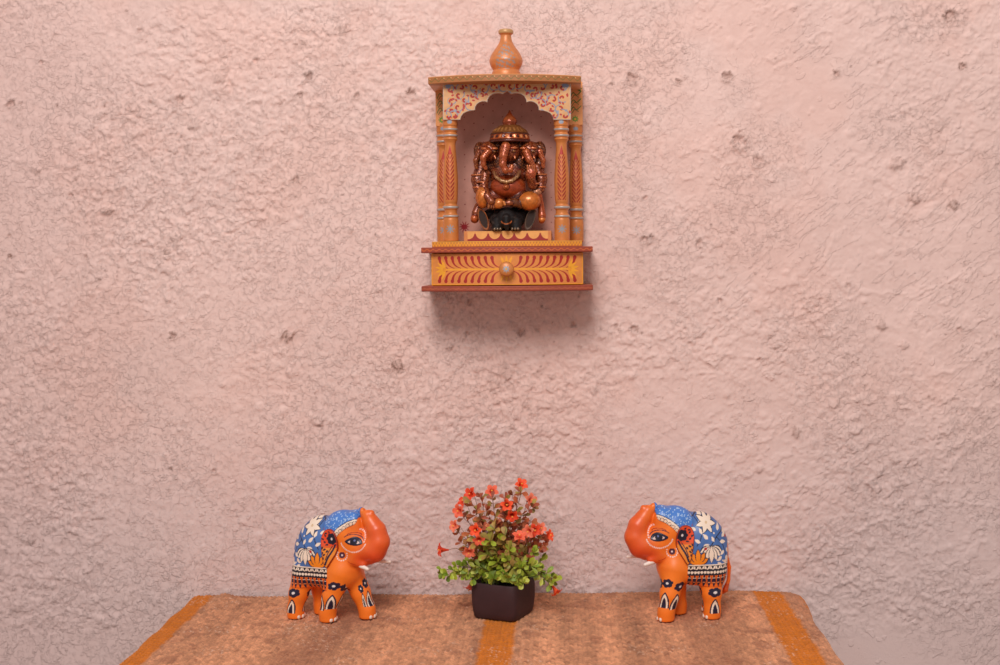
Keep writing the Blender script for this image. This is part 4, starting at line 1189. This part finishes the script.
def path_to(x, y, dy, drop=0.0, bx=None):
    tip = ZP(x, y, PY+dy)
    bx = rl.uniform(-.018, .018) if bx is None else bx
    b0 = top+np.array((bx, rl.uniform(-.015, .015), 0))
    mid = (b0*.45+tip*.55)+np.array((0, 0, .012+drop))
    return [b0, b0*.8+mid*.2+np.array((0, 0, .008)), mid, tip]
tips_r = [(190,130),(235,115),(280,120),(330,120),(365,105),(400,95),(440,150),(160,200),(210,190),(255,170),(300,180),(350,190),(400,190),(440,215),(140,260),(190,260),(410,240),(470,265),(500,300),(450,300),(170,320),(150,300),(480,320),(300,230),(350,240),(240,235),(390,320),(310,310),(350,350),(250,330),(200,340),(430,350)]
for x, y in tips_r: spray(path_to(x, y, rl.uniform(-.035, .03)), .0007, rl.randint(20, 27), 'r', .0108)
for x, y in [(290,245),(330,270),(270,295),(350,335),(345,375),(365,405),(215,300),(260,350)]: spray(path_to(x, y, rl.uniform(-.045, -.02)), .0008, rl.randint(13, 17), 'o', .0130)
tips_g = [(70,420),(95,435),(120,420),(150,400),(175,430),(210,400),(250,380),(290,400),(320,430),(250,430),(285,450),(410,370),(450,345),(480,380),(440,400),(400,410),(470,420),(505,430),(535,455),(525,470),(495,450),(430,440),(380,440),(190,455),(230,445),(340,450),(150,440),(410,470),(355,430)]
for i, (x, y) in enumerate(tips_g): spray(path_to(x, y, rl.uniform(-.055, -.005), .004, (x-320)/320*.024), .0008, rl.randint(15, 20), 'g', .0108)
# grass-like sprigs in the mouth of the pot
A = Acc()
for k in range(60):
    b0 = top+np.array((rl.uniform(-.028, .028), rl.uniform(-.028, .02), 0))-pc
    d = np.array((rl.uniform(-.5, .5), rl.uniform(-.7, .2), 1.0))
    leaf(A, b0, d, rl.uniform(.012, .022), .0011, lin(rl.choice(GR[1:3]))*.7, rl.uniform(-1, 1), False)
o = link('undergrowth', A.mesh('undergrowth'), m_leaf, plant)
# star flowers
m_fl = mat_vc('coral_petal', 0.6, 0, 0.3, 0.08, 90, 0.0)
def flower(x, y, dy, face, R=.0092, tone=0):
    """trumpet with five pointed petals; face = direction it looks"""
    p = ZP(x, y, PY+dy)-pc; d, a, u = frame(face)
    A = Acc(); cols = [(250, 92, 50), (244, 110, 78), (232, 74, 40), (246, 132, 100)]
    c = lin(cols[tone % 4]); n = 20; rings = []
    prof = [(-.0125, .0012), (-.009, .0017), (-.005, .0026), (-.002, .0036), (.0, .0044)]
    V = []; C = []
    for h, r in prof:
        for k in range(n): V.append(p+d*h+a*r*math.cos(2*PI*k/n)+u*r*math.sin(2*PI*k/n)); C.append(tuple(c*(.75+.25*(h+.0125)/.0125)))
    F4 = [(i*n+k, i*n+(k+1) % n, (i+1)*n+(k+1) % n, (i+1)*n+k) for i in range(len(prof)-1) for k in range(n)]
    A.add(V, F4, [], C)
    for k in range(5):
        t = 2*PI*k/5+tone; dr = a*math.cos(t)+u*math.sin(t); sd_ = -a*math.sin(t)+u*math.cos(t)
        V = []; C = []
        for f, w, lift in ((.35, .30, -.0006), (.6, .36, .0016), (.82, .24, .0018), (1.0, .03, .0002)):
            for s in (-1, 0, 1): V.append(p+dr*R*f+sd_*R*w*s+d*(lift+abs(s)*.0008)); C.append(tuple(c*(1.05 if s else .88)))
        A.add(V, [(3*i+j, 3*i+j+1, 3*i+j+4, 3*i+j+3) for i in range(3) for j in range(2)], [], C)
    A2 = Acc()
    A2.add([p+d*.003+a*.0014*math.cos(q*PI/3)+u*.0014*math.sin(q*PI/3) for q in range(6)]+[p+d*.0055, p-d*.002], [], [(i, (i+1) % 6, 6) for i in range(6)], tuple(lin((246, 170, 70))))
    f = link('flower', A.mesh('flower'), m_fl, plant)
    link('flower_centre', A2.mesh('flower_centre'), m_fl, f)
FL = [(400,60,.0,(.3,-.7,.5)),(278,88,.0,(0,-.8,.5)),(188,100,.0,(-.4,-.7,.3)),(440,125,.0,(.5,-.7,.3)),(340,145,-.03,(0,-1,.2)),(140,170,-.01,(-.5,-.8,.1)),(362,190,-.045,(.1,-.9,-.3)),(122,232,-.01,(-.6,-.7,.2)),(210,250,-.035,(-.2,-.9,.1)),(224,290,-.045,(0,-.9,-.4)),(455,250,-.03,(.2,-.9,.1)),(480,242,-.02,(.4,-.8,.3)),(515,272,-.01,(.8,-.5,.3)),(392,275,-.05,(.1,-.5,.8)),(66,332,-.02,(-.9,-.4,.1)),(183,340,-.045,(-.1,-.8,-.5)),(545,505,-.03,(.5,-.4,-.7)),(185,490,.03,(-.3,-.3,-.8)),(160,130,.01,(-.4,-.5,.6)),(430,255,-.04,(-.4,-.8,0))]
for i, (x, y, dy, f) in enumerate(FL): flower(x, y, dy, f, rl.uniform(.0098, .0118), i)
A = Acc()
for (x, y, dy, f) in FL:                                     # thin stalks to the flowers
    p = ZP(x, y, PY+dy)-pc-frame(f)[0]*.012; b0 = top-pc+np.array((np.clip(p[0]*.3, -.02, .02), 0, 0))
    if x < 100: b0 = ZP(165, 352, PY+dy)-pc
    if y > 480: b0 = ZP(x+(-20 if x > 300 else 12), y-50, PY+dy)-pc
    stem_tube(A, catmull([b0, (b0+p)/2+np.array((0, 0, .006)), p], 5), .0006, lin((122, 84, 44)))
link('flower_stalks', A.mesh('flower_stalks'), m_leaf, plant)
# ================================================================ CAMERA AND LIGHT
cam = bpy.data.cameras.new('camera'); co = bpy.data.objects.new('camera', cam); COL.objects.link(co)
cam.sensor_width = 36; cam.lens = 36*F/1000
cam.shift_x = -(VX-500)/1000; cam.shift_y = -(332.5-VY)/1000
from mathutils import Matrix
co.matrix_world = Matrix.Translation((0, -D, CZ)) @ Matrix.Rotation(PI/2, 4, 'X') @ Matrix.Rotation(-ROLL, 4, 'Z')
cam.clip_start = 0.02
SC.camera = co
def area(name, loc, aim, size, power, col):
    l = bpy.data.lights.new(name, 'AREA'); l.shape = 'DISK'; l.size = size; l.energy = power; l.color = col
    o = bpy.data.objects.new(name, l); COL.objects.link(o); o.location = loc
    from mathutils import Vector
    o.rotation_euler = (Vector(aim)-Vector(loc)).to_track_quat('-Z', 'Y').to_euler()
area('key_light', (-0.30, -2.5, 2.75), (0.08, 0, 0.9), 1.3, 69, (1.0, 0.94, 0.92))
w = bpy.data.worlds.new('room_light'); w.use_nodes = True; SC.world = w
bg = w.node_tree.nodes['Background']; bg.inputs[0].default_value = (1.0, 0.91, 0.90, 1); bg.inputs[1].default_value = 0.40
SC.view_settings.view_transform = 'Standard'; SC.view_settings.look = 'None'
SC.view_settings.exposure = 0; SC.view_settings.gamma = 1
